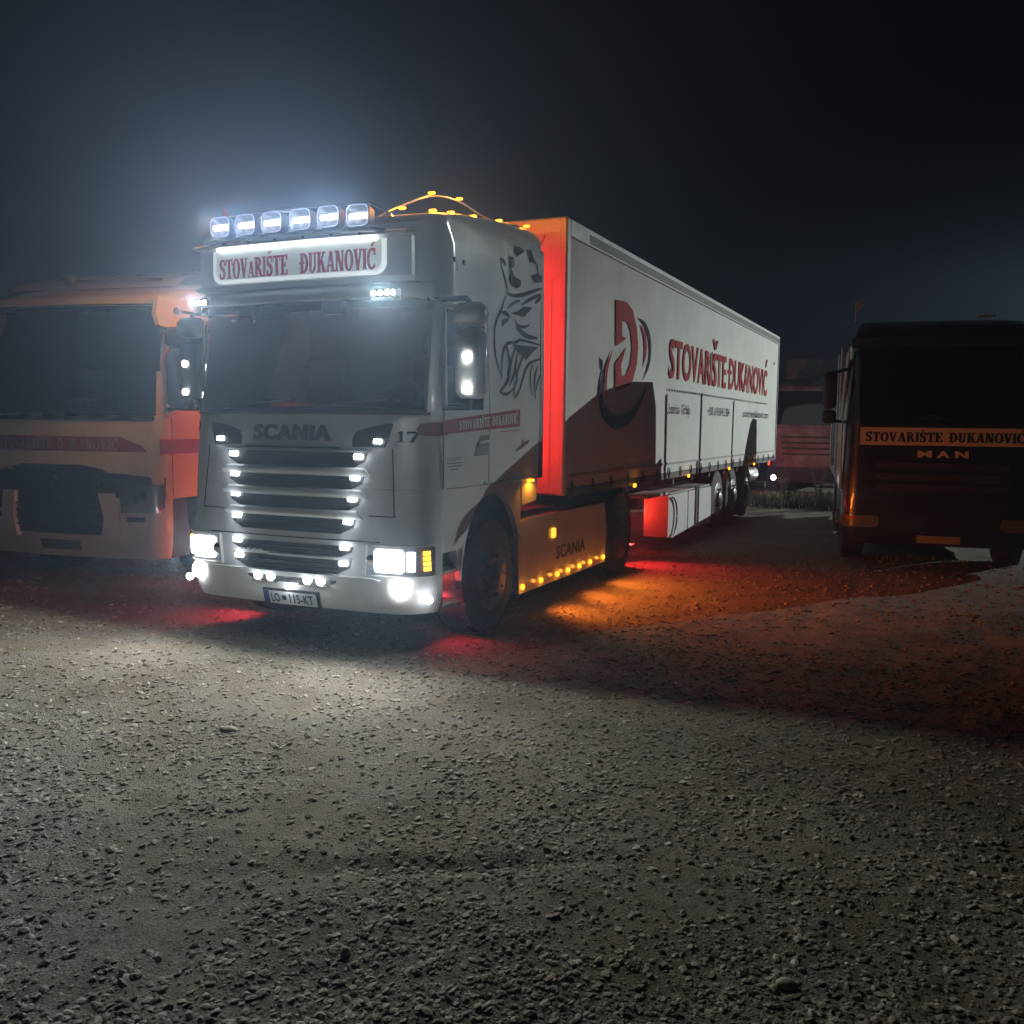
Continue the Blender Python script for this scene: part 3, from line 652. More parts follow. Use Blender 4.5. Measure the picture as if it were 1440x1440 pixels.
m = MB(); m.lathe([(.022, 0), (.022, -.03), (.01, -.034)], (.0, SC.F(0, .5)-.02, .503), 'y', 14); m.build('plate_lamp', L_WHITE, T, 40)
light('plate_lamp_glow', 'POINT', (0, SC.F(0, .5)-.11, .49), .5, (.9, .95, 1), T, .02)
m = MB(); m.patch([(.325, -.285, .285), (.475, -.285, .285)], 4, SC.front, .02, .02); hp = m.build('plate_holder', DARK, T)
m = MB(); m.patch([(.345, -.26, .26), (.455, -.26, .26)], 4, SC.front, .026, .006); m.build('number_plate', PLATE, hp)
m = MB(); m.patch([(.345, -.26, -.215), (.455, -.26, -.215)], 1, SC.front, .029, .003); m.build('plate_band', BLUEP, hp)
m = MB(); put_text(m, sans('LO', .02), -.19, -.10, .36, .44, SC.front, .03); put_text(m, sans('115-KT', .02), -.005, .235, .36, .44, SC.front, .03)
m.patch([(.385, -.075, -.035), (.425, -.075, -.035)], 1, SC.front, .030, .003); m.build('plate_lettering', BLACKP, hp)
# headlights
for sx in (-1, 1):
    m = MB(); m.patch([(.655, sx*.745, sx*1.222), (.665, sx*.735, sx*1.232), (.885, sx*.75, sx*1.236), (.895, sx*.76, sx*1.226)], 12, SC.front, .006, .03); hl = m.build('headlight', [REFL], T, 40)
    m = MB(); m.patch([(.685, sx*.83, sx*1.045), (.70, sx*.815, sx*1.06), (.85, sx*.815, sx*1.06), (.865, sx*.83, sx*1.045)], 6, SC.front, .026, .02); m.build('main_beam', L_HEAD, hl, 40)
    m = MB(); m.patch([(.70, sx*1.085, sx*1.135), (.85, sx*1.085, sx*1.14)], 4, SC.front, .026, .02); m.build('running_light', L_WHITE, hl, 40)
    m = MB(); m.lathe([(.045, .01), (.045, -.01), (.02, -.018)], (sx*.785, SC.F(.785, .77)-.012, .775), 'y', 16); m.build('side_reflector', CHROME, hl, 40)
    m = MB()
    for k in range(4): m.patch([(.70+.042*k, sx*1.185, sx*1.218), (.73+.042*k, sx*1.185, sx*1.218)], 2, SC.front, .024, .02)
    m.build('indicator', L_AMBS, hl)
    m = MB(); fr = []
    m.patch([(.643, sx*.73, sx*1.235), (.655, sx*.73, sx*1.235)], 12, SC.front, .022, .03); m.patch([(.896, sx*.74, sx*1.235), (.906, sx*.74, sx*1.235)], 12, SC.front, .022, .03); m.patch([(.655, sx*.722, sx*.733), (.896, sx*.738, sx*.748)], 1, SC.front, .022, .03)
    m.build('headlight_frame', WHITE, hl, 40)
    light('headlight_beam', 'SPOT', (sx*.95, SC.F(.95, .77)-.06, .775), 110, (1, .97, .88), T, .07, (sx*1.5, -12, -.15), 150, .95)
    m = MB(); m.lathe([(.06, .03), (.078, .0), (.070, -.015), (.02, -.02)], (sx*1.02, SC.F(1.02, .6)-.01, .565), 'y', 22); m.build('fog_light', L_HEAD, T, 40)
    light('fog_light_beam', 'SPOT', (sx*1.02, SC.F(1.02, .6)-.06, .565), 15, (1, .98, .92), T, .05, (sx*1.7, -7, -.2), 140, .9)
    m = MB(); m.lathe([(.028, .02), (.032, -.01), (.02, -.025)], (sx*1.235, .16, .47), 'y', 16); m.build('corner_marker', L_WHITE, T, 40)
    light('corner_marker_glow', 'POINT', (sx*1.27, .06, .47), .35, (.95, 1, 1), T, .02)
# mirrors on arms, each with two work lamps
def mirror(x, y, sx):
    a = MB(); a.cbox(x-.13, x+.13, y, y+.16, 2.06, 2.60, .05); a.cbox(x-.15, x+.12, y, y+.17, 2.615, 2.80, .05)
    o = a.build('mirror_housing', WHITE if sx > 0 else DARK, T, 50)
    a = MB(); a.tube([(sx*1.20, .36, 2.84), (x-.04*sx, y+.06, 2.83), (x, y+.08, 2.78)], .022, 8); a.tube([(sx*1.21, .40, 1.99), (x-.03*sx, y+.1, 1.99), (x, y+.1, 2.08)], .022, 8); a.build('mirror_arm', DARK, o, 50)
    a = MB(); a.box(x-.10, x+.10, y+.161, y+.166, 2.10, 2.56); a.build('mirror_glass', CHROME, o)
    for z in (2.38, 2.125):
        a = MB(); a.lathe([(.026, 0), (.030, -.02), (.02, -.03)], (x, y-.002, z), 'y', 16); a.build('mirror_lamp', L_HEAD, o, 40)
        light('mirror_lamp_beam', 'SPOT', (x, y-.05, z), 20, (.95, .98, .95), T, .03, (x*1.25-1, y-5, z-.5), 165, .3)
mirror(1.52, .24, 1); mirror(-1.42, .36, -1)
# livery on the doors and cab sides
for mp, sx in ((SC.right, 1), (SC.left, -1)):
    m = MB(); lo = lambda y: 1.778+(1.845-1.778)*(y-.3)/1.5; hi = lambda y: 1.885+(2.005-1.885)*(y-.3)/1.5
    def band(y, v, o): return mp(y, lo(y)+(hi(y)-lo(y))*v, o)
    m.patch([(0, .40, 1.84), (1, .40, 1.84)], 10, band, .0035, .004)
    m.build('livery_band', REDBAND, T)
    m = MB(); F_ = lambda x, v, o: SC.front(sx*x, 1.765+.012*(x-1)+.105*v, o)
    m.patch([(0, 1.165, 1.247), (.12, 1.12, 1.248), (.5, 1.10, 1.248), (.88, 1.12, 1.248), (1, 1.165, 1.247)], 6, F_, .004, .006); m.patch([(0, .366, .399), (1, .366, .399)], 2, band, .0032, .004); m.build('livery_band_tip', REDBAND, T)
    mm = MB(); put_serif(mm, NAME, .62, 1.78, .2, .8, (lambda a, b_, o: band(a, b_, o)) if sx > 0 else (lambda a, b_, o: band(2.40-a, b_, o)), .006); mm.build('livery_lettering', PALEP, T)
    m = MB(); m.patch([(0, 1.42, 1.85), (1, 1.42, 1.85)], 1, lambda y, v, o: mp(y, lo(y)-.035+.007*v, o), .0035, .004); m.build('livery_underline', REDBAND, T)
    m = MB(); put_text(m, sans('STOVARIŠTE', .0), *((.42, .66) if sx > 0 else (.66, .42)), 1.565, 1.60, mp, .004)
    for z, a, b_ in ((1.54, .42, .68), (1.515, .44, .68), (1.49, .48, .62)): m.patch([(z, a, b_), (z+.007, a, b_)], 1, mp, .0035, .004)
    m.build('door_print', GREYP, T)
    G = {
    'a':([(1.4,3.33),(1.44,3.25),(1.5,3.17),(1.56,3.09),(1.58,3.04)],.03),'b':([(1.4,3.32),(1.48,3.31),(1.52,3.28)],.045),
    'c':([(1.54,3.04),(1.71,3.04),(1.93,3.08),(2.15,3.14),(2.35,3.19)],.04),'d':([(1.54,3.02),(1.48,2.95),(1.44,2.88),(1.38,2.83),(1.32,2.75),(1.29,2.67),(1.3,2.59)],.035),
    'e':([(1.33,2.79),(1.30,2.7),(1.29,2.6),(1.31,2.48),(1.36,2.38),(1.44,2.28)],.03),'f':([(1.44,2.29),(1.44,2.39),(1.46,2.49),(1.51,2.56),(1.58,2.6),(1.69,2.62)],.035),
    'g':([(1.56,2.91),(1.65,2.95),(1.75,2.99),(1.84,3.01)],.035),'h':([(1.88,2.98),(2.04,3.04),(2.19,3.09),(2.34,3.13)],.04),'i':([(2.19,3.03),(2.29,3.08),(2.35,3.11)],.04),
    'j':([(1.45,2.86),(1.54,2.86),(1.62,2.83)],.04),'k':([(1.45,2.74),(1.48,2.78),(1.58,2.81)],.05),'l':([(1.72,2.83),(1.79,2.78),(1.94,2.78),(2.06,2.81)],.03),
    'm':([(1.76,2.76),(1.86,2.73),(2.01,2.7),(2.26,2.70)],.05),'n':([(1.54,2.58),(1.66,2.61),(1.78,2.63),(1.84,2.65),(2.07,2.65),(2.34,2.64)],.03),
    'o':([(1.72,2.56),(1.66,2.47),(1.62,2.38),(1.59,2.3),(1.51,2.22),(1.39,2.15)],.05),'o2':([(1.40,2.15),(1.55,2.14),(1.68,2.19)],.03),'p':([(1.8,2.53),(1.75,2.44),(1.72,2.35),(1.66,2.28),(1.6,2.22)],.045),
    'q':([(1.91,2.52),(1.85,2.44),(1.78,2.36),(1.76,2.27),(1.7,2.19),(1.73,2.11)],.04),'q2':([(1.73,2.11),(1.82,2.18),(1.9,2.29),(1.99,2.4),(2.1,2.46),(2.34,2.51)],.04),
    's':([(2.14,2.44),(2.09,2.37),(2.08,2.26),(2.12,2.14)],.03),'t':([(2.26,2.44),(2.2,2.35),(2.18,2.25),(2.2,2.11)],.04),'u':([(2.32,2.35),(2.26,2.28),(2.22,2.2)],.03),'v':([(1.54,2.58),(1.58,2.5),(1.6,2.4),(1.56,2.31)],.05)}
    m = MB()
    for n_, (k, (pts, w_)) in enumerate(G.items()):
        c = spl(pts, 5); L = len(c); m.strip2(c, [w_*(.35+.65*math.sin(math.pi*(j+.5)/L)) for j in range(L)], mp, .0035+.0003*(n_ % 6))
    for n_, pts in enumerate(([(1.59,3.38),(1.69,3.38),(1.71,3.31),(1.64,3.27),(1.71,3.21),(1.85,3.2),(1.85,3.15),(1.76,3.11),(1.64,3.13),(1.59,3.17),(1.62,3.24),(1.58,3.3)],
        [(1.71,3.49),(1.84,3.5),(1.95,3.48),(1.86,3.44),(1.77,3.4),(1.72,3.42)],[(1.98,3.5),(2.11,3.52),(2.16,3.44),(2.25,3.4),(2.27,3.31),(2.35,3.31),(2.35,3.25),(2.18,3.22),(2.07,3.27),(2.24,3.32),(2.22,3.4),(2.06,3.4),(2.02,3.47)],
        [(1.63,2.87),(1.79,2.91),(1.93,2.97),(2.12,2.98),(2.06,2.94),(1.93,2.87),(1.79,2.87)],[(1.69,2.6),(1.84,2.6),(2.27,2.62),(2.1,2.54),(1.97,2.47),(1.89,2.51),(1.75,2.54)])):
        m.add([mp(*p, .0056+.0003*n_) for p in pts], [tuple(range(len(pts)))])
    m.build('griffin_emblem', mat('emblem grey', (.055, .055, .065), .75, spec=.12), T)
# chassis, skirts, tanks
m = MB()
for sx in (-1, 1): m.box(sx*.38, sx*.46, .8, 6.0, .78, 1.02)
m.box(-.5, .5, .45, 1.9, .62, 1.25); m.box(-.9, .9, 2.0, 2.3, 1.02, 1.28); m.lathe([(.1, 0), (.5, .01), (.5, .08), (.1, .1)], (0, 4.5, 1.05), 'z', 20)
m.box(-1.15, 1.15, 1.92, 4.5, .96, 1.02); m.build('chassis', CHASSIS, T)
for sx in (1, -1):
    m = MB(); m.prism([(1.90, .235), (1.86, .93), (2.02, .955), (2.45, .955), (4.38, .945), (4.46, .60), (4.42, .235)], 'x', sx*1.16, sx*1.235); sk = m.build('side_skirt', WHITE, T)
    m = MB(); m.box(min(sx*.75, sx*1.158), max(sx*.75, sx*1.158), 1.93, 3.05, .93, .958); m.build('tank_top', ALU, T)
    sp = (lambda y, z, o: (1.235+o, y, z)) if sx > 0 else (lambda y, z, o: (-1.235-o, y, z))
    m = MB(); put_text(m, sans('SCANIA', .03), *((2.84, 3.72) if sx > 0 else (3.72, 2.84)), .455, .60, sp, .003); m.build('skirt_lettering', GREYP, sk)
    for y in (1.968, 2.43, 2.874, 3.184, 3.536, 3.886, 4.337):
        m = MB(); m.lathe([(.026, 0), (.026, .02), (.012, .028)], (sx*1.235 if sx > 0 else -1.27, y, .300), 'x', 12); m.build('skirt_marker_light', L_AMB, T)
        light('skirt_marker_glow', 'POINT', (sx*1.31, y, .285), .22, (1, .34, .03), T, .02)
    m = MB(); m.cbox(min(sx*1.236, sx*1.262), max(sx*1.236, sx*1.262), 2.70, 2.78, .70, .80, .008); m.build('side_marker', lamp_mat('amber side marker', (1, .42, .03), 2.2), T)
    # rear mudguard piece with amber lamp on it
    m = MB(); m.prism([(1.905, 1.10), (1.905, 1.33), (2.27, 1.33), (2.25, 1.125)], 'x', sx*1.243, sx*1.252); m.build('mudguard_panel', WHITE, T)
    m = MB(); m.cbox(min(sx*1.254, sx*1.30), max(sx*1.254, sx*1.30), 2.02, 2.10, 1.318, 1.342, .006); m.build('mudguard_lamp', L_AMB, T)
    light('mudguard_lamp_glow', 'SPOT', (sx*1.33, 2.06, 1.33), 3, (1, .36, .02), T, .02, (sx*1.2, 2.06, .9), 150, .5)
    for yy in (2.4, 3.3, 4.2): light('side_amber_downlight', 'SPOT', (sx*1.27, yy, .42), 120, (1, .22, .02), T, .08, (sx*2.3, yy+.35, 0), 136, 1)
    m = MB(); m.tube([(sx*1.20, 1.83, .98), (sx*1.2, 1.90, 1.07), (sx*1.2, 1.93, 1.10)], .012, 6); m.build('splash_bracket', ALU, T)
    wheel_mesh('front_wheel', T, (sx*1.235, 1.30, .505), .505, .36, sx)
    wheel_mesh('rear_wheel', T, (sx*1.24, 5.0, .505), .505, .30, sx, True)
    m = MB(); A = [(5.0+.60*math.cos(math.radians(a)), .50+.60*math.sin(math.radians(a))) for a in range(150, 25, -10)]
    m.grid([[(sx*.68, *p) for p in A], [(sx*1.23, *p) for p in A]]); m.build('rear_mudguard', DARK, T)
# red lamps in the gap behind the cab and under the frame
m = MB()
for sx in (-1, 1): m.cbox(sx*1.02-.02, sx*1.02+.02, 2.44, 2.47, 1.55, 3.6, .005)
m.build('red_light_strip', L_RED, T)
for sx in (-1, 1):
    for z in (1.55, 2.15, 2.75, 3.4): light('red_strip_glow', 'POINT', (sx*.86 if sx > 0 else -1.0, 2.55, z), 5 if sx > 0 else (20 if z < 2.5 else 4), (1, .012, .004), T, .03)
for sx in (-1, 1): light('under_cab_glow', 'SPOT', (sx*.95, .80, .36), 26 if sx > 0 else 60, (1, .04, .07), T, .05, (sx*1.9 if sx > 0 else -2.8, .75, 0), 150, .9)
light('under_frame_glow', 'SPOT', (0.9, 6.2, .5), 190, (1, .03, .03), T, .05, (4.2, 3.2, 0), 125, .8)
light('under_frame_glow', 'POINT', (0.95, 6.75, .80), 2.5, (1, .02, .01), T, .05)
m = MB(); m.tube(spl([(.75, 2.40, 2.3), (.9, 2.6, 1.9), (.8, 2.8, 2.3), (.7, 2.9, 2.6)], 5), .016, 8); m.tube(spl([(.6, 2.40, 2.2), (.72, 2.65, 1.75), (.6, 2.85, 2.3)], 5), .016, 8); m.tube([(.9, 2.40, 3.0), (1.16, 2.6, 3.75)], .006, 6); m.build('air_hose', REDLENS, T, 50)

# ================================================================== THE TRAILER
TR = thing('curtain_trailer', 'long white curtain-sided trailer with red company name coupled behind the lit tractor', 'trailer')
y0, y1 = 2.94, 16.54
m = MB(); m.box(-1.262, 1.262, y0+.03, y1, 1.14, 1.20); m.box(-1.255, 1.255, y0+.03, y1-.02, 3.90, 3.975); m.build('load_bed', ALU, TR)
m = MB(); m.cbox(-1.275, 1.275, y0, y0+.05, 1.12, 4.0, .02); m.build('front_wall', FRP, TR)
for sx in (-1, 1):
    m = MB(); m.cbox(sx*1.235-.045, sx*1.235+.045, y0-.03, y0+.09, 1.12, 3.99, .02); m.build('corner_post', FRP, TR, 40)
    m = MB(); m.box(sx*1.10-.004, sx*1.10+.004, y0-.014, y0-.002, 1.2, 3.4); m.cbox(sx*1.14-.08, sx*1.14+.05, y0-.02, y0-.003, 3.38, 3.40, .002); m.build('post_ridge', FRP, TR)
    # wavy curtain
    n_ = 420; zz = [1.20, 1.35, 1.7, 2.2, 2.8, 3.3, 3.65, 3.80]
    P = []
    for z in zz:
        row = []
        for k in range(n_+1):
            y = y0+.10+(y1-.06-y0-.10)*k/n_; fall = (1-abs(z-2.5)/1.4)
            row.append((sx*(1.268+.004*math.sin(y*9.6)*(.3+max(0, 1.4-z)*2)+.006*fall*math.sin(y*2.1+z)), y, z))
        P.append(row)
    m = MB(); m.grid(P); m.build('side_curtain', PVC, TR, 60)
    m = MB(); m.cbox(min(sx*1.24, sx*1.285), max(sx*1.24, sx*1.285), y0+.05, y1, 3.80, 3.985, .012); m.build('roof_rail', ALU, TR)
    m = MB(); m.box(min(sx*1.284, sx*1.289), max(sx*1.284, sx*1.289), y0+.62, y1-.02, 3.83, 3.925); m.build('roof_rail_recess', CHASSIS, TR)
    m = MB(); m.cbox(min(sx*1.24, sx*1.272), max(sx*1.24, sx*1.272), y0+.05, y1, 1.10, 1.198, .01); m.build('rub_rail', CHASSIS, TR)
    m = MB(); m.box(min(sx*1.2735, sx*1.2795), max(sx*1.2735, sx*1.2795), y0+.14, y1-.1, 1.315, 1.345); m.build('curtain_webbing', mat('grey webbing', (.36, .36, .35), .7), TR)
    m = MB(); m.cbox(sx*1.24-.04, sx*1.24+.04, y1-.03, y1+.05, 1.12, 3.98, .015); m.build('rear_post', ALU, TR)
    # buckles
    b0 = None; y = 3.16
    while y < y1-.15:
        if b0 is None:
            m = MB(); m.box(-.002, .004, -.02, .02, -.02, .035); m.cbox(.004, .014, -.032, .032, -.075, -.005, .005); m.box(.0, .006, -.016, .016, -.12, -.07)
            b0 = m.build('curtain_buckle', BLACKP, TR, 0, (sx*1.279, y, 1.235)); b0.scale.x = sx
        else: inst(b0, 'curtain_buckle', TR, (sx*1.279, y, 1.235), (0, 0, 0), (sx, 1, 1))
        y += .654
R_ = lambda y, z, o: (1.2795+o, y, z)
m = MB(); put_text(m, sans('STOVARISTE DUKANOVIC', .022, 1.04), 6.95, 15.05, 2.575, 3.125, R_, .004, .72)
mxx = lambda s_: max(p[0] for p in sans(s_, .022, 1.04)[0]); mnx = lambda s_: min(p[0] for p in sans(s_, .022, 1.04)[0])
def at_y(s_, ch, f): w_ = mxx(ch)-mnx(ch); return 6.95+8.10*((mxx(s_)-w_*(1-f))-mnx('S'))/(mxx('STOVARISTE DUKANOVIC')-mnx('S'))
yc = at_y('STOVARIS', 'S', .5); yb = at_y('STOVARISTE D', 'D', 0); yk = at_y('STOVARISTE DUKANOVIC', 'C', .55)
m.add([R_(yc+a, z, .004) for a, z in ((-.20, 3.34), (-.09, 3.34), (0, 3.25), (.09, 3.34), (.20, 3.34), (.04, 3.17), (-.04, 3.17))], [(0, 1, 2, 6), (2, 3, 4, 5), (2, 5, 6)])
m.add([R_(yb+a, z, .0044) for a, z in ((-.10, 2.83), (.22, 2.83), (.22, 2.90), (-.10, 2.90))], [(0, 1, 2, 3)])
m.add([R_(yk+a, z, .004) for a, z in ((-.07, 3.17), (.03, 3.17), (.17, 3.35), (.04, 3.35))], [(0, 1, 2, 3)]); m.build('company_lettering', REDP, TR)
m = MB()
for k in range(58):
    y = 6.95+8.15*k/57; m.add([R_(y-.028, 2.372, .004), R_(y+.028, 2.372, .004), R_(y+.028, 2.405, .004), R_(y-.028, 2.405, .004)], [(0, 1, 2, 3)])
tag(m.build('dotted_line', BLACKP, TR), kind='stuff')
for tx, a, b_, c1, c2 in (('Loznica - Srbija', 6.96, 8.22, 2.055, 2.205), ('+381 69 884 5 284', 9.45, 11.15, 2.065, 2.21), ('stovaristedukanovic.com', 12.46, 15.35, 2.075, 2.225)):
    m = MB(); put_text(m, sans(tx, .006), a, b_, c1, c2, R_, .004, .72); m.build('contact_lettering', BLACKP, TR)
Dp = [(4.5,3.35),(4.89,3.37),(5.16,3.3),(5.35,3.1),(5.42,2.86),(5.38,2.64),(5.23,2.44),(4.96,2.34),(4.55,2.27),(4.53,2.61),(4.94,2.83),(4.74,2.6),(4.77,2.47),(4.95,2.49),(5.11,2.64),(5.16,2.84),(5.11,3.02),(4.96,3.13),(4.74,3.14),(4.76,2.95),(4.93,2.93),(4.54,2.81)]
m = MB(); m.add([R_(*p, .004) for p in Dp], [tuple(range(len(Dp)))])
def cres(m, pts, w_, o): c = spl(pts, 7); L = len(c); m.strip2(c, [max(.006, w_*math.sin(math.pi*(j+.3)/L)**1.2) for j in range(L)], R_, o)
cres(m, [(4.42,2.76),(4.22,2.53),(4.18,2.34),(4.27,2.12)], .10, .0045); cres(m, [(5.49,3.16),(5.68,3.04),(5.75,2.85),(5.66,2.62)], .11, .0045); m.build('logo_letter', REDP, TR)
m = MB(); cres(m, [(4.17,2.61),(4.05,2.4),(4.03,2.2),(4.15,2.02),(4.59,1.90),(5.15,1.98),(5.60,2.2),(5.85,2.42)], .17, .005); cres(m, [(5.39,3.23),(5.72,3.17),(5.94,2.98),(5.93,2.71),(5.67,2.46)], .09, .005)
m.build('logo_ring', BLACKP, TR)
for (y, z) in ((15.9, 3.3),): m = MB(); m.add([R_(y, z, .003), R_(y+.1, z, .003), R_(y+.1, z+.06, .003), R_(y, z+.06, .003)], [(0, 1, 2, 3)]); m.build('curtain_label', GREYP, TR)
m = MB()
for sx in (-1, 1): m.box(sx*.55-.04, sx*.55+.04, 3.4, 16.4, .88, 1.13)
for y in np.arange(4, 16.2, 1.2): m.box(-1.2, 1.2, y, y+.07, 1.0, 1.12)
m.box(-1.1, 1.1, 16.3, 16.4, .45, .6); m.build('trailer_frame', CHASSIS, TR)
m = MB(); m.box(-1.26, 1.26, y1-.03, y1+.02, 1.15, 3.97); m.build('rear_doors', FRP, TR)
for sx in (-1, 1):
    m = MB(); m.cbox(min(sx*1.0, sx*1.08), max(sx*1.0, sx*1.08), 5.72, 5.80, .28, 1.05, .01); m.box(sx*1.04-.13, sx*1.04+.13, 5.68, 5.84, .245, .285); m.build('landing_leg', STEEL, TR)
    # side boxes / skirt with a dark curved band near the front
    a, b_ = min(sx*.90, sx*1.268), max(sx*.90, sx*1.268)
    m = MB(); m.prism([(7.14, .24), (7.14, .858), (8.27, .858), (8.27, .25), (7.45, .21)], 'x', a, b_); bx = m.build('tool_box', FRP, TR)
    m = MB(); A = [(7.22+.30*math.sin(math.radians(q)), .53+.30*math.cos(math.radians(q))) for q in range(0, 181, 12)]
    m.grid([[(sx*1.275, *p) for p in A], [(sx*1.290, 7.22+(p[0]-7.22)*.8, .53+(p[1]-.53)*.88) for p in A]]); m.tube([(sx*1.30, *p) for p in A], .012, 6); m.build('curved_band', DARK, bx)
    m = MB(); m.prism([(8.34, .25), (8.34, .855), (9.90, .845), (9.93, .21)], 'x', a, b_); m.build('pallet_box', FRP, TR)
    m = MB(); m.box(a, b_-.02*sx*0, 6.02, 7.12, .88, .915); m.box(a, b_, 7.2, 9.8, .87, .89); m.build('box_shelf', ALU, TR)
    for y in (10.5, 11.78, 13.06):
        wheel_mesh('trailer_wheel', TR, (sx*1.255, y, .58), .5, .38, sx)
        m = MB(); A = [(y+.56*math.cos(math.radians(q)), .58+.53*math.sin(math.radians(q))) for q in range(160, 15, -12)]
        m.grid([[(sx*.85, *p) for p in A], [(sx*1.24, *p) for p in A]]); m.build('wheel_guard', mat('grey guard', (.10, .10, .11), .5), TR)
    for y in (5.42, 8.24, 11.3, 13.82):
        m = MB(); m.cbox(min(sx*1.272, sx*1.29), max(sx*1.272, sx*1.29), y-.05, y+.05, 1.075, 1.125, .008); m.build('trailer_marker_light', L_AMB, TR)
        light('trailer_marker_glow', 'POINT', (sx*1.34, y, 1.08), .5, (1, .34, .03), TR, .02)
    m = MB(); m.lathe([(.05, 0), (.06, -.03), (.04, -.045)], (sx*1.28, 16.40, .70), 'y', 16); m.build('rear_work_lamp', L_HEAD, TR, 40)
    light('rear_work_lamp_glow', 'POINT', (sx*1.36, 16.28, .72), 10, (.92, .96, 1), TR, .03)
    m = MB(); m.lathe([(.16, 0), (.17, .05), (.17, .9), (.16, .95)], (sx*1.0, 14.1, .85), 'y', 20); m.build('air_tank', STEEL, TR, 40)
    m = MB(); m.cbox(sx*.9-.25, sx*.9+.25, 16.565, 16.60, .98, 1.12, .01); m.build('tail_light', L_RED, TR)
    light('tail_light_glow', 'SPOT', (sx*.9, 16.66, 1.05), 38, (1, .03, .04), TR, .05, (sx*1.6, 20, 1.2), 150, .6)
light('underbody_red_glow', 'POINT', (.8, 7.0, .62), 6, (1, .04, .02), TR, .03)

# ================================================================== LEFT WHITE LORRY (unlit)
Lx, Ly = -4.02, 1.08
LT = thing('tractor_unit', 'unlit white tractor unit with a red name band, parked left of the lit one', 'truck', (Lx, Ly, 0), math.radians(8))
RC = Cab(fy=[(.3, .10), (.5, .03), (1.1, .0), (1.9, .05), (3.06, .22), (3.2, .25), (3.32, .45), (3.42, .9), (3.52, 1.5), (3.60, 2.1)],
         w=[(.3, 1.20), (.6, 1.25), (1.95, 1.25), (3.1, 1.20), (3.3, 1.16), (3.6, .95)], rc=[(.3, .16), (2.0, .14), (3.1, .22), (3.6, .3)], bulge=.14, yr=2.3)
m = RC.shell([1.0, 1.2, 1.38, 1.5, 1.7, 1.82, 1.92, 2.1, 2.4, 2.7, 2.95, 3.08, 3.15, 3.2, 3.26, 3.32, 3.37, 3.42, 3.47, 3.52, 3.56, 3.60], [.4, .7, 1.0, 1.4, 1.8, 2.3],
             skip=lambda x, y, z: 1.92 < z < 3.08 and abs(x) < 1.15 and y < .52); m.build('cab_shell', WHITE, LT, 40)
m = RC.shell([.34, .42, .55, .7, .85, .998], [.32, .34]); m.build('bumper', WHITE, LT, 40)
m = MB(); m.box(-1.2, 1.2, 1.5, 1.53, 1.1, 3.2); m.build('cab_rear_wall', SEAT, LT)
m = MB(); m.box(-1.15, 1.15, .3, .8, 1.7, 1.94); m.build('dashboard', DARK, LT)
for sx in (-1, 1):
    m = MB(); m.cbox(sx*.6-.26, sx*.6+.26, .9, 1.4, 1.6, 1.78, .06); m.cbox(sx*.6-.25, sx*.6+.25, 1.32, 1.46, 1.75, 2.5, .05); m.build('seat', SEAT, LT, 40)
m = MB(); m.cbox(-.2, .15, .35, .5, 2.02, 2.10, .02); m.build('dashboard_papers', PALEP, LT)
m = MB(); m.patch([(z, -1.15, 1.15) for z in (1.90, 2.1, 2.4, 2.7, 2.95, 3.09)], 24, RC.front, .006, .008); m.build('windscreen', GLASS, LT, 40)
for a, b_ in ((3.07, 3.11), (1.86, 1.905)): m = MB(); m.patch([(a, -1.16, 1.16), (b_, -1.16, 1.16)], 20, RC.front, .014, .012); m.build('windscreen_border', DARK, LT, 40)
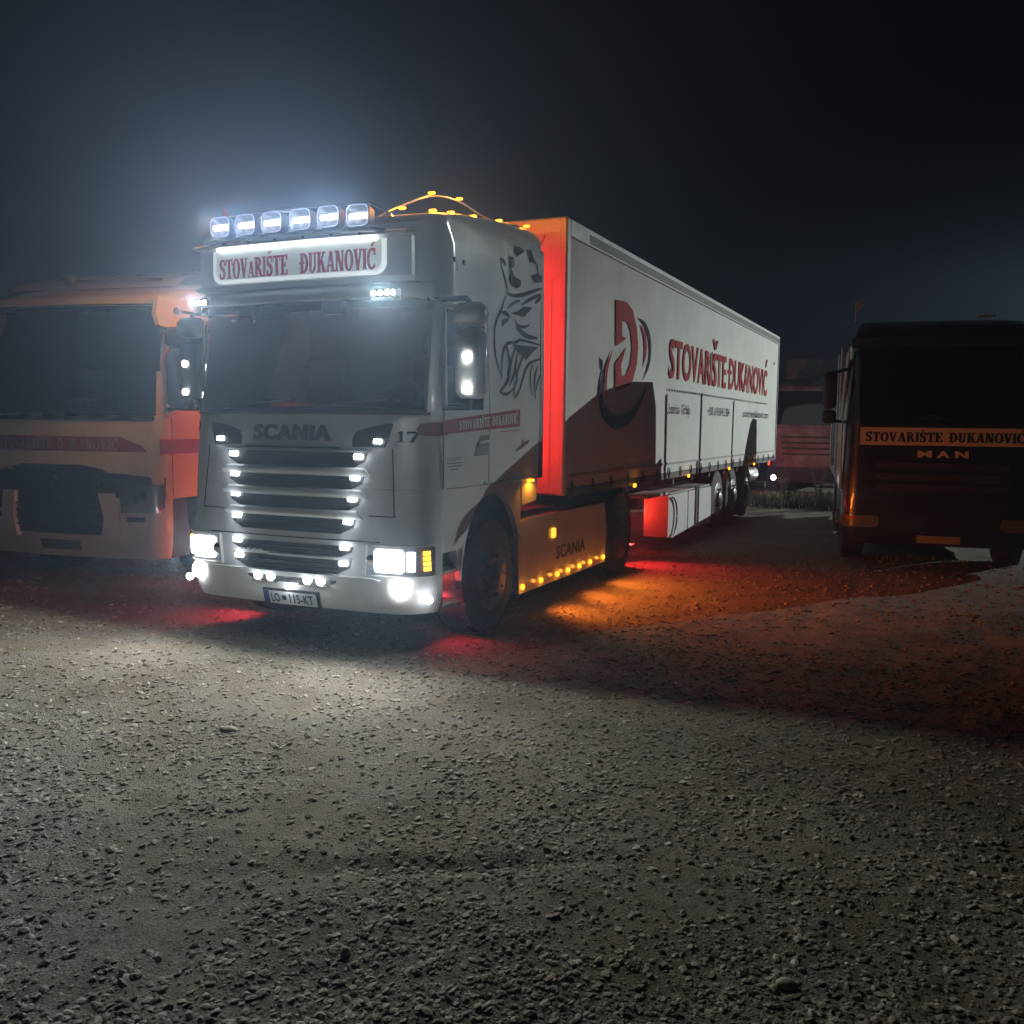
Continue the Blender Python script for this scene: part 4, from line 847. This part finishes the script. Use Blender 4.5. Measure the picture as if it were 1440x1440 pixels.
# roof visor and side cheek
m = MB(); m.patch([(3.12, -1.08, 1.19), (3.18, -1.12, 1.19), (3.24, -1.1, 1.16)], 22, RC.front, .10, .10); m.build('roof_peak', WHITE, LT, 50)
m = MB(); m.grid([[(x, y, z) for x in [(-1.14+2.28*j/18) for j in range(19)]] for y, z in ((.62, 3.36), (.78, 3.47), (1.1, 3.56), (1.6, 3.68), (2.25, 3.80), (2.3, 3.3))]); m.build('roof_deflector', WHITE, LT, 50)
m = MB(); m.cbox(-.30, -.16, .50, .60, 3.42, 3.50, .015); m.tube([(-.3, .56, 3.43), (.35, .62, 3.47), (.9, .7, 3.46)], .012, 6); m.build('roof_beacon', GREYP, LT)
for mp, sx in ((RC.right, 1), (RC.left, -1)):
    m = MB(); m.patch([(2.87, .20, .42), (2.88, .16, .62), (3.0, .12, .72), (3.2, .20, .74)], 8, mp, .05, .055); m.build('side_cheek', WHITE, LT, 50)
    m = MB(); m.lathe([(.045, 0), (.045, .012)], mp(.47, 3.06, .046), 'x', 10); m.build('cheek_vent', DARK, LT)
    m = MB(); m.patch([(1.98, .36, 1.1), (2.4, .36, 1.12), (2.86, .36, 1.05)], 5, mp, .004, .01); m.build('side_window', DGLASS, LT)
    m = MB(); m.patch([(1.90, .26, .34), (2.4, .27, .34), (2.86, .30, .36)], 2, mp, .012, .016); m.build('window_pillar', WHITE, LT)
    m = MB(); m.patch([(1.04, .345, .352), (1.92, .345, .352)], 1, mp, .003, .006); m.patch([(.998, .35, 1.3), (1.006, .35, 1.3)], 2, mp, .003, .006); m.build('door_seam', DARK, LT)
    m = MB(); m.patch([(1.50, .0+.14, 1.3), (1.66, .14, 1.3)], 8, mp, .003, .004); m.build('livery_band', REDBAND, LT)
    m = MB(); m.prism([(.36, .34), (.36, .985), (.62, .985), (.68, .6), (.66, .34)], 'x', sx*1.0, sx*1.22); m.build('step_panel', DARK, LT)
    m = MB(); x = sx*1.42; m.cbox(x-.12, x+.12, .16, .34, 2.0, 2.62, .05); m.cbox(x-.12, x+.12, .16, .34, 2.64, 2.86, .05); m.tube([(sx*1.2, .3, 2.84), (x, .25, 2.80)], .03, 8); m.tube([(sx*1.2, .3, 1.96), (x, .25, 2.02)], .03, 8); m.build('mirror', DARK, LT, 50)
    wheel_mesh('front_wheel', LT, (sx*1.2, 1.35, .505), .505, .34, sx)
    wheel_mesh('rear_wheel', LT, (sx*1.2, 5.0, .505), .505, .30, sx, True)
# front face: band, text, dark grille mask, bumper uprights, headlights
m = MB(); m.patch([(1.52, -1.16, 1.2), (1.60, -1.16, 1.0), (1.68, -1.16, .78)], 20, RC.front, .004, .005); m.build('livery_band', REDBAND, LT)
words(NAME, 'livery_lettering', mat('faded pale print', (.36, .33, .33), .7), LT, -.86, .76, 1.545, 1.655, RC.front, .007)
m = MB(); m.patch([(1.02, -1.24, 1.24), (1.15, -1.24, 1.24), (1.25, -1.24, 1.24), (1.34, -.62, .50), (1.37, -.5, .3)], 22, RC.front, .005, .02)
m.patch([(.60, -.60, .60), (.8, -.62, .62), (1.02, -.64, .64)], 14, RC.front, .005, .02); m.build('grille_mask', SLOT, LT, 40)
for z in (.68, .76, .84, .92, 1.08, 1.16, 1.24):
    m = MB(); m.patch([(z, -.58, .58), (z+.018, -.58, .58)], 12, RC.front, .03, .03); m.build('grille_bar', DARK, LT)
m = MB(); m.lathe([(.01, -.01), (.045, -.01), (.05, 0)], (0, RC.F(0, 1.2)-.04, 1.2), 'y', 4); m.build('diamond_badge', CHROME, LT)
for sx in (-1, 1):
    m = MB(); m.patch([(.56, sx*.56, sx*.78), (.8, sx*.60, sx*.78), (1.07, sx*.55, sx*.73)], 4, RC.front, .05, .06); m.build('bumper_upright', WHITE, LT, 40)
    m = MB(); m.patch([(.86, sx*.80, sx*1.20), (.92, sx*.80, sx*1.235), (1.12, sx*.78, sx*1.24), (1.17, sx*1.0, sx*1.235)], 8, RC.front, .03, .03); hl = m.build('headlight', mat('unlit lens', (.22, .23, .25), .10, .5, coat=1), LT, 40)
    for k, x in enumerate((.86, .98, 1.09)):
        q = MB(); q.lathe([(.02, 0), (.042, -.02), (.038, -.03)], (sx*x, RC.F(x, 1.0)-.02, .985+.03*k), 'y', 14); q.build('lamp_bowl', REFL, hl, 40)
    m = MB(); m.patch([(.76, sx*.86, sx*1.05), (.81, sx*.85, sx*1.06)], 4, RC.front, .02, .02); m.build('fog_recess', DARK, LT)
m = MB(); m.patch([(.42, -.26, .26), (.53, -.26, .26)], 4, RC.front, .02, .02); m.build('number_plate', GREYP, LT)
m = MB()
for sx in (-1, 1): m.box(sx*.42-.04, sx*.42+.04, .6, 6.0, .75, 1.0)
m.box(-.6, .6, .5, 2.2, .6, 1.1); m.build('chassis', CHASSIS, LT)

# ================================================================== RIGHT DARK FLATBED LORRY
MT = thing('flatbed_truck', 'dark flatbed lorry at right with a pale name banner under its windscreen', 'truck', (4.88, 7.1, 0), math.radians(7))
MC = Cab(fy=[(.3, .08), (.5, .02), (1.2, .0), (1.95, .05), (2.95, .20), (3.05, .22), (3.2, .32), (3.3, .6), (3.38, 1.2)],
         w=[(.3, 1.18), (.6, 1.22), (2.0, 1.22), (3.0, 1.16), (3.38, 1.0)], rc=[(.3, .2), (3.38, .25)], bulge=.07, yr=2.25)
m = MC.shell([1.0, 1.2, 1.4, 1.6, 1.8, 1.95, 2.1, 2.4, 2.7, 2.9, 3.0, 3.05, 3.12, 3.2, 3.25, 3.3, 3.34, 3.38], [.4, .8, 1.2, 1.7, 2.25],
             skip=lambda x, y, z: 1.95 < z < 2.9 and abs(x) < 1.12 and y < .5); m.build('cab_shell', DARKRED, MT, 40)
m = MC.shell([.34, .45, .6, .75, .9, .998], [.32, .34]); m.build('bumper', DARKRED, MT, 40)
m = MB(); m.box(-1.15, 1.15, 1.6, 1.63, 1.1, 3.1); m.build('cab_rear_wall', SEAT, MT)
m = MB(); m.box(-1.15, 1.15, .3, .8, 1.7, 1.97); m.build('dashboard', DARK, MT)
m = MB(); m.prism([(-.35, 1.975), (-.1, 2.06), (.1, 1.99), (.15, 1.975)], 'y', .36, .5); m.build('dashboard_papers', PALEP, MT)
m = MB(); m.patch([(z, -1.13, 1.13) for z in (1.94, 2.2, 2.5, 2.75, 2.92)], 22, MC.front, .006, .008); m.build('windscreen', GLASS, MT, 40)
m = MB(); m.patch([(2.93, -1.1, 1.1), (3.06, -1.1, 1.1)], 18, MC.front, .14, .02); m.build('sun_visor', DARK, MT, 40)
m = MB(); m.patch([(1.655, -1.0, 1.02), (1.885, -1.0, 1.02)], 18, MC.front, .03, .025); m.build('name_banner', BANNER, MT, 40)
words(NAME, 'banner_lettering', BLACKP, MT, -.93, .93, 1.70, 1.825, MC.front, .032, .004)
m = MB(); put_text(m, sans('M', .05), -.30, -.13, 1.50, 1.59, MC.front, .02); put_text(m, sans('A', .05), -.075, .085, 1.50, 1.59, MC.front, .02); put_text(m, sans('N', .05), .14, .30, 1.50, 1.59, MC.front, .02); m.build('badge_lettering', PALEP, MT)  # pale tone stands in for reflections in the chrome letters
m = MB(); m.tube([(-.06+.02*k, MC.F(0, 1.43)-.03, 1.42+.012*math.sin(k*.5)) for k in range(7)], .008, 6); m.build('badge_emblem', CHROME, MT)
for z in (1.34, 1.20, 1.06): m = MB(); m.patch([(z, -.78, .78), (z+.085, -.80, .80)], 14, MC.front, .02, .03); m.build('grille_slat', DARK, MT)
for sx in (-1, 1):
    m = MB(); m.patch([(.56, sx*.78, sx*1.17), (.60, sx*.72, sx*1.2), (.72, sx*.74, sx*1.2)], 6, MC.front, .02, .03); m.build('headlight', mat('dark lens', (.2, .2, .2), .12, .5, coat=1), MT, 40)
    m = MB(); m.patch([(.66, sx*1.0, sx*1.12), (.69, sx*1.0, sx*1.12)], 3, MC.front, .03, .01); m.build('red_reflector', REDLENS, MT)
    m = MB(); x = sx*1.40; m.cbox(x-.10, x+.08, .10, .24, 2.13, 2.62, .04); m.cbox(x-.10, x+.08, .10, .24, 1.93, 2.11, .04); m.tube([(sx*1.18, .25, 2.66), (x, .2, 2.6)], .02, 8); m.tube([(sx*1.19, .3, 1.95), (x, .2, 1.97)], .02, 8); m.build('mirror', DARK, MT, 50)
    mp = MC.right if sx > 0 else MC.left
    m = MB(); m.patch([(2.0, .36, 1.1), (2.4, .36, 1.12), (2.8, .36, 1.05)], 5, mp, .004, .01); m.build('side_window', DGLASS, MT)
    m = MB(); m.patch([(1.05, .20, .24), (2.0, .20, .24), (2.9, .30, .34)], 2, mp, .02, .02); m.build('edge_highlight', ALU, MT)  # pale strip stands in for light catching the cab edge
    wheel_mesh('front_wheel', MT, (sx*1.18, 1.3, .50), .5, .32, sx)
    wheel_mesh('rear_wheel', MT, (sx*1.18, 5.6, .50), .5, .30, sx, True)
    m = MB(); m.prism([(.35, .34), (.35, .985), (.66, .985), (.70, .34)], 'x', sx*.95, sx*1.18); m.build('step_panel', DARK, MT)
m = MB(); m.box(-1.06, -1.02, .08, .14, 3.36, 3.58) if 0 else m.prism([(-1.12, 3.42), (-1.12, 3.56), (-1.04, 3.62), (-1.04, 3.52)], 'y', .45, .47); m.tube([(-1.12, .46, 3.3), (-1.12, .46, 3.56)], .008, 6); m.build('roof_flag', PALEP, MT)
m = MB(); m.tube([(.50, .5, 3.33), (.50, .5, 3.40)], .012, 6); m.tube([(.40, .5, 3.345), (.60, .5, 3.355)], .014, 6); m.build('roof_aerial', ALU, MT)
m = MB(); m.patch([(.38, -.26, .26), (.48, -.26, .26)], 4, MC.front, .03, .02); pl_ = m.build('number_plate', mat('dark number plate', (.26, .24, .23), .6), MT)  # plate colour set darker than the tractor plate
m = MB()
for sx in (-1, 1): m.box(sx*.42-.04, sx*.42+.04, .6, 8.6, .75, 1.0)
m.box(-.6, .6, .5, 2.2, .55, 1.1); m.box(-1.22, 1.22, 2.5, 8.7, 1.02, 1.10); m.box(-1.15, -.6, 2.3, 4.7, .32, .95); m.box(.6, 1.15, 2.1, 4.9, .30, .98); m.box(-.5, .5, 1.5, 3.5, .35, .7); m.build('chassis', CHASSIS, MT)  # side and middle boxes added to block light under the bed
for k in range(7): m = MB(); m.box(-1.22+.35*k, -1.22+.35*k+.335, 2.5, 8.7, 1.102, 1.135); m.build('bed_board', WOOD, MT)
m = MB(); m.box(-1.2, 1.2, 2.42, 2.49, 1.05, 2.3); m.build('headboard', STEEL, MT)
for sx in (-1, 1):
    for y, h in ((2.62, 3.15), (4.35, 3.15), (6.5, 3.0), (8.6, 2.4)): m = MB(); m.cbox(sx*1.19-.035, sx*1.19+.035, y, y+.07, 1.1, h, .01); m.build('stake', STEEL, MT)
# folded loading crane at the tail
m = MB(); m.prism([(7.3, 1.13), (7.9, 2.0), (8.45, 2.7), (8.8, 2.65), (8.9, 2.0), (8.7, 1.5), (8.75, 1.13), (8.3, 1.13), (8.2, 1.5), (8.0, 1.45), (7.85, 1.13)], 'x', -1.0, -.7); m.cbox(-.7, .3, 8.0, 8.5, 1.14, 1.7, .05); m.build('loading_crane', CHASSIS, MT)

# ================================================================== LORRY AT THE BACK, lit red
BX = thing('box_truck', 'pale lorry at the back glowing red behind the end of the trailer', 'truck', (1.75, 19.6, 0), math.radians(-4))
BC = Cab(fy=[(.4, .08), (1.3, .0), (1.9, .05), (2.9, .25), (3.1, .5), (3.2, 1.0)], w=[(.4, 1.15), (.7, 1.2), (2.0, 1.2), (3.2, 1.05)], rc=[(.4, .2), (3.2, .25)], bulge=.06, yr=2.0)
m = BC.shell([.42, .6, .9, 1.2, 1.5, 1.8, 2.0, 2.3, 2.6, 2.8, 2.9, 3.0, 3.1, 3.15, 3.2], [.4, .9, 1.4, 2.0]); m.build('cab_shell', PALEBOX, BX, 40)
m = MB(); m.patch([(1.95, -1.05, 1.05), (2.4, -1.04, 1.04), (2.85, -1.0, 1.0)], 14, BC.front, .01, .02); m.build('windscreen', DGLASS, BX, 40)
for z in (1.15, 1.3, 1.45, 1.6): m = MB(); m.patch([(z, -.8, .8), (z+.05, -.8, .8)], 10, BC.front, .01, .015); m.build('grille_slot', DARK, BX)
m = MB(); m.patch([(.45, -1.15, 1.15), (.6, -1.18, 1.18), (.82, -1.17, 1.17)], 14, BC.front, .10, .10); m.build('bumper', DARK, BX, 40)
for sx in (-1, 1):
    m = MB(); m.patch([(.9, sx*.75, sx*1.1), (1.08, sx*.72, sx*1.12)], 5, BC.front, .02, .03); m.build('headlight', REFL, BX)
    m = MB(); m.cbox(sx*1.4-.1, sx*1.4+.1, .1, .2, 1.9, 2.5, .03); m.tube([(sx*1.18, .3, 2.5), (sx*1.4, .15, 2.45)], .02, 6); m.build('mirror', DARK, BX)
    wheel_mesh('front_wheel', BX, (sx*1.17, 1.2, .5), .5, .3, sx)
    wheel_mesh('rear_wheel', BX, (sx*1.17, 5.2, .5), .5, .3, sx)
m = MB(); m.cbox(-1.25, 1.25, 2.2, 8.2, 1.05, 3.85, .03); m.build('box_body', PALEBOX, BX)
m = MB(); m.box(-.5, .5, .6, 8, .7, 1.04); m.build('chassis', CHASSIS, BX)

# ================================================================== WEEDS
def blades(name, cx, cy, rx, ry, n_, h0, h1, lab, m_, wd=.012):
    V = []; F = []
    for k in range(n_):
        a = random.random()*6.283; r = random.random()**.6; x = cx+rx*r*math.cos(a); y = cy+ry*r*math.sin(a)
        z = float(height(np.array([x]), np.array([y]))[0])-.01; h = (h0+(h1-h0)*random.random())*(1-.5*r); an = random.random()*6.283
        lx, ly = random.gauss(0, .22)*h, random.gauss(0, .22)*h; dx, dy = math.cos(an)*wd, math.sin(an)*wd; b_ = len(V)
        V += [(x-dx, y-dy, z), (x+dx, y+dy, z), (x+lx*.4-dx*.8, y+ly*.4-dy*.8, z+h*.55), (x+lx*.4+dx*.8, y+ly*.4+dy*.8, z+h*.55), (x+lx, y+ly, z+h)]
        F += [(b_, b_+1, b_+3, b_+2), (b_+2, b_+3, b_+4)]
    m = MB(); m.add(V, F)
    me = bpy.data.meshes.new(name); me.from_pydata(V, [], F); me.materials.append(m_); o = bpy.data.objects.new(name, me); C.objects.link(o); return o
GRASS = mat('weed green', (.075, .085, .04), .7, noise=(4, (.12, .10, .055), .4, .7))
g1 = MB()
o = blades('grass', 2.6, 16.6, 3.4, 1.5, 9000, .08, .42, '', GRASS, .008); tag(o, 'rough grass and low weeds along the back edge of the yard', 'grass', kind='stuff')
def weed(x, y, h, lab):
    t_ = thing('weed', lab, 'weed', (x, y, float(height(np.array([x]), np.array([y]))[0])-.01), random.random()*6, 'tall weeds at the back of the yard')
    m = MB(); L = MB()
    for k in range(9):
        a = random.random()*6.283; l = random.uniform(.1, .34)*h; p = [(0, 0, 0), (l*.4*math.cos(a), l*.4*math.sin(a), h*.5), (l*math.cos(a), l*math.sin(a), h*random.uniform(.75, 1))]
        c = spl(p, 4); m.tube(c, .006, 5)
        for q in range(26):
            u = random.uniform(.25, 1); i_ = min(len(c)-1, int(u*(len(c)-1))); P = Vector(c[i_]); b_ = random.random()*6.283; s_ = random.uniform(.03, .085)
            d = Vector((math.cos(b_), math.sin(b_), random.uniform(-.2, .7)))*s_; e = Vector((-math.sin(b_), math.cos(b_), 0))*s_*.25
            L.add([P, P+d*.5+e, P+d, P+d*.5-e], [(0, 1, 2, 3)])
    m.build('stem', GRASS, t_); L.build('foliage', GRASS, t_)
weed(1.75, 15.4, .75, 'tall weed standing just right of the bright rear lamp')
weed(2.35, 16.0, .95, 'tallest weed in front of the red-lit lorry')
weed(2.95, 15.6, .80, 'bushy weed left of the dark lorry mirror foot')
weed(3.45, 16.2, .85, 'bushy weed half hidden by the edge of the dark lorry')
weed(1.35, 17.6, .7, 'weed behind the rear end of the trailer')

# ================================================================== FLOODLIGHT POST (out of frame, right and behind)
FP = thing('floodlight_post', 'tall yard floodlight post standing out of frame beyond the dark lorry', 'lamp post', (FL.x, FL.y, 0))
m = MB(); m.tube([(0, 0, 0), (0, 0, 5), (0, 0, FL.z+.3)], [.12, .09, .06], 12); m.build('post', STEEL, FP, 40)
m = MB(); m.cbox(-.3, .3, -.12, .12, FL.z-.2, FL.z+.2, .03); hd = m.build('floodlight_head', DARK, FP); hd.location = (0, .2, 0)
m = MB(); A_ = Vector((-.587, -.81, 0)); B_ = Vector((.81, -.587, 0)); c0 = Vector((-.5, -.6, FL.z))+A_*1.0
m.add([c0+B_*-1.2+Vector((0, 0, -.218)), c0+B_*1.2+Vector((0, 0, -.218)), c0+B_*1.2+Vector((0, 0, .6)), c0+B_*-1.2+Vector((0, 0, .6)), c0+A_*-.9+B_*1.2+Vector((0, 0, .6)), c0+A_*-.9+B_*-1.2+Vector((0, 0, .6))], [(0, 1, 2, 3), (3, 2, 4, 5)]); m.build('added_beam_cutoff', DARK, FP)  # unseen plate added to keep the beam out of the upper air
fl = light('floodlight_beam', 'SPOT', (FL.x-.5, FL.y-.6, FL.z), FLOOD_W, (.93, 1, .95), None, .05, (1.3, 15, 1.4), 23, 1.0); fl.parent = None

# ================================================================== MIST VOLUME added to imitate lens glare
m = MB(); m.box(-16, 13, -10, 29, -1.2, 6.9); hz = m.build('glare_haze', None or DARK); tag(hz, 'thin mist glowing round the lamps', 'glare_haze', kind='stuff')
hm = bpy.data.materials.new('glare mist'); hm.use_nodes = True; t = hm.node_tree; t.nodes.clear(); o_ = t.nodes.new('ShaderNodeOutputMaterial'); pv = t.nodes.new('ShaderNodeVolumePrincipled')
pv.inputs['Density'].default_value = GLARE_HAZE; pv.inputs['Color'].default_value = (.52, .72, 1, 1); pv.inputs['Anisotropy'].default_value = .8
t.links.new(pv.outputs[0], o_.inputs['Volume']); hz.data.materials.clear(); hz.data.materials.append(hm)
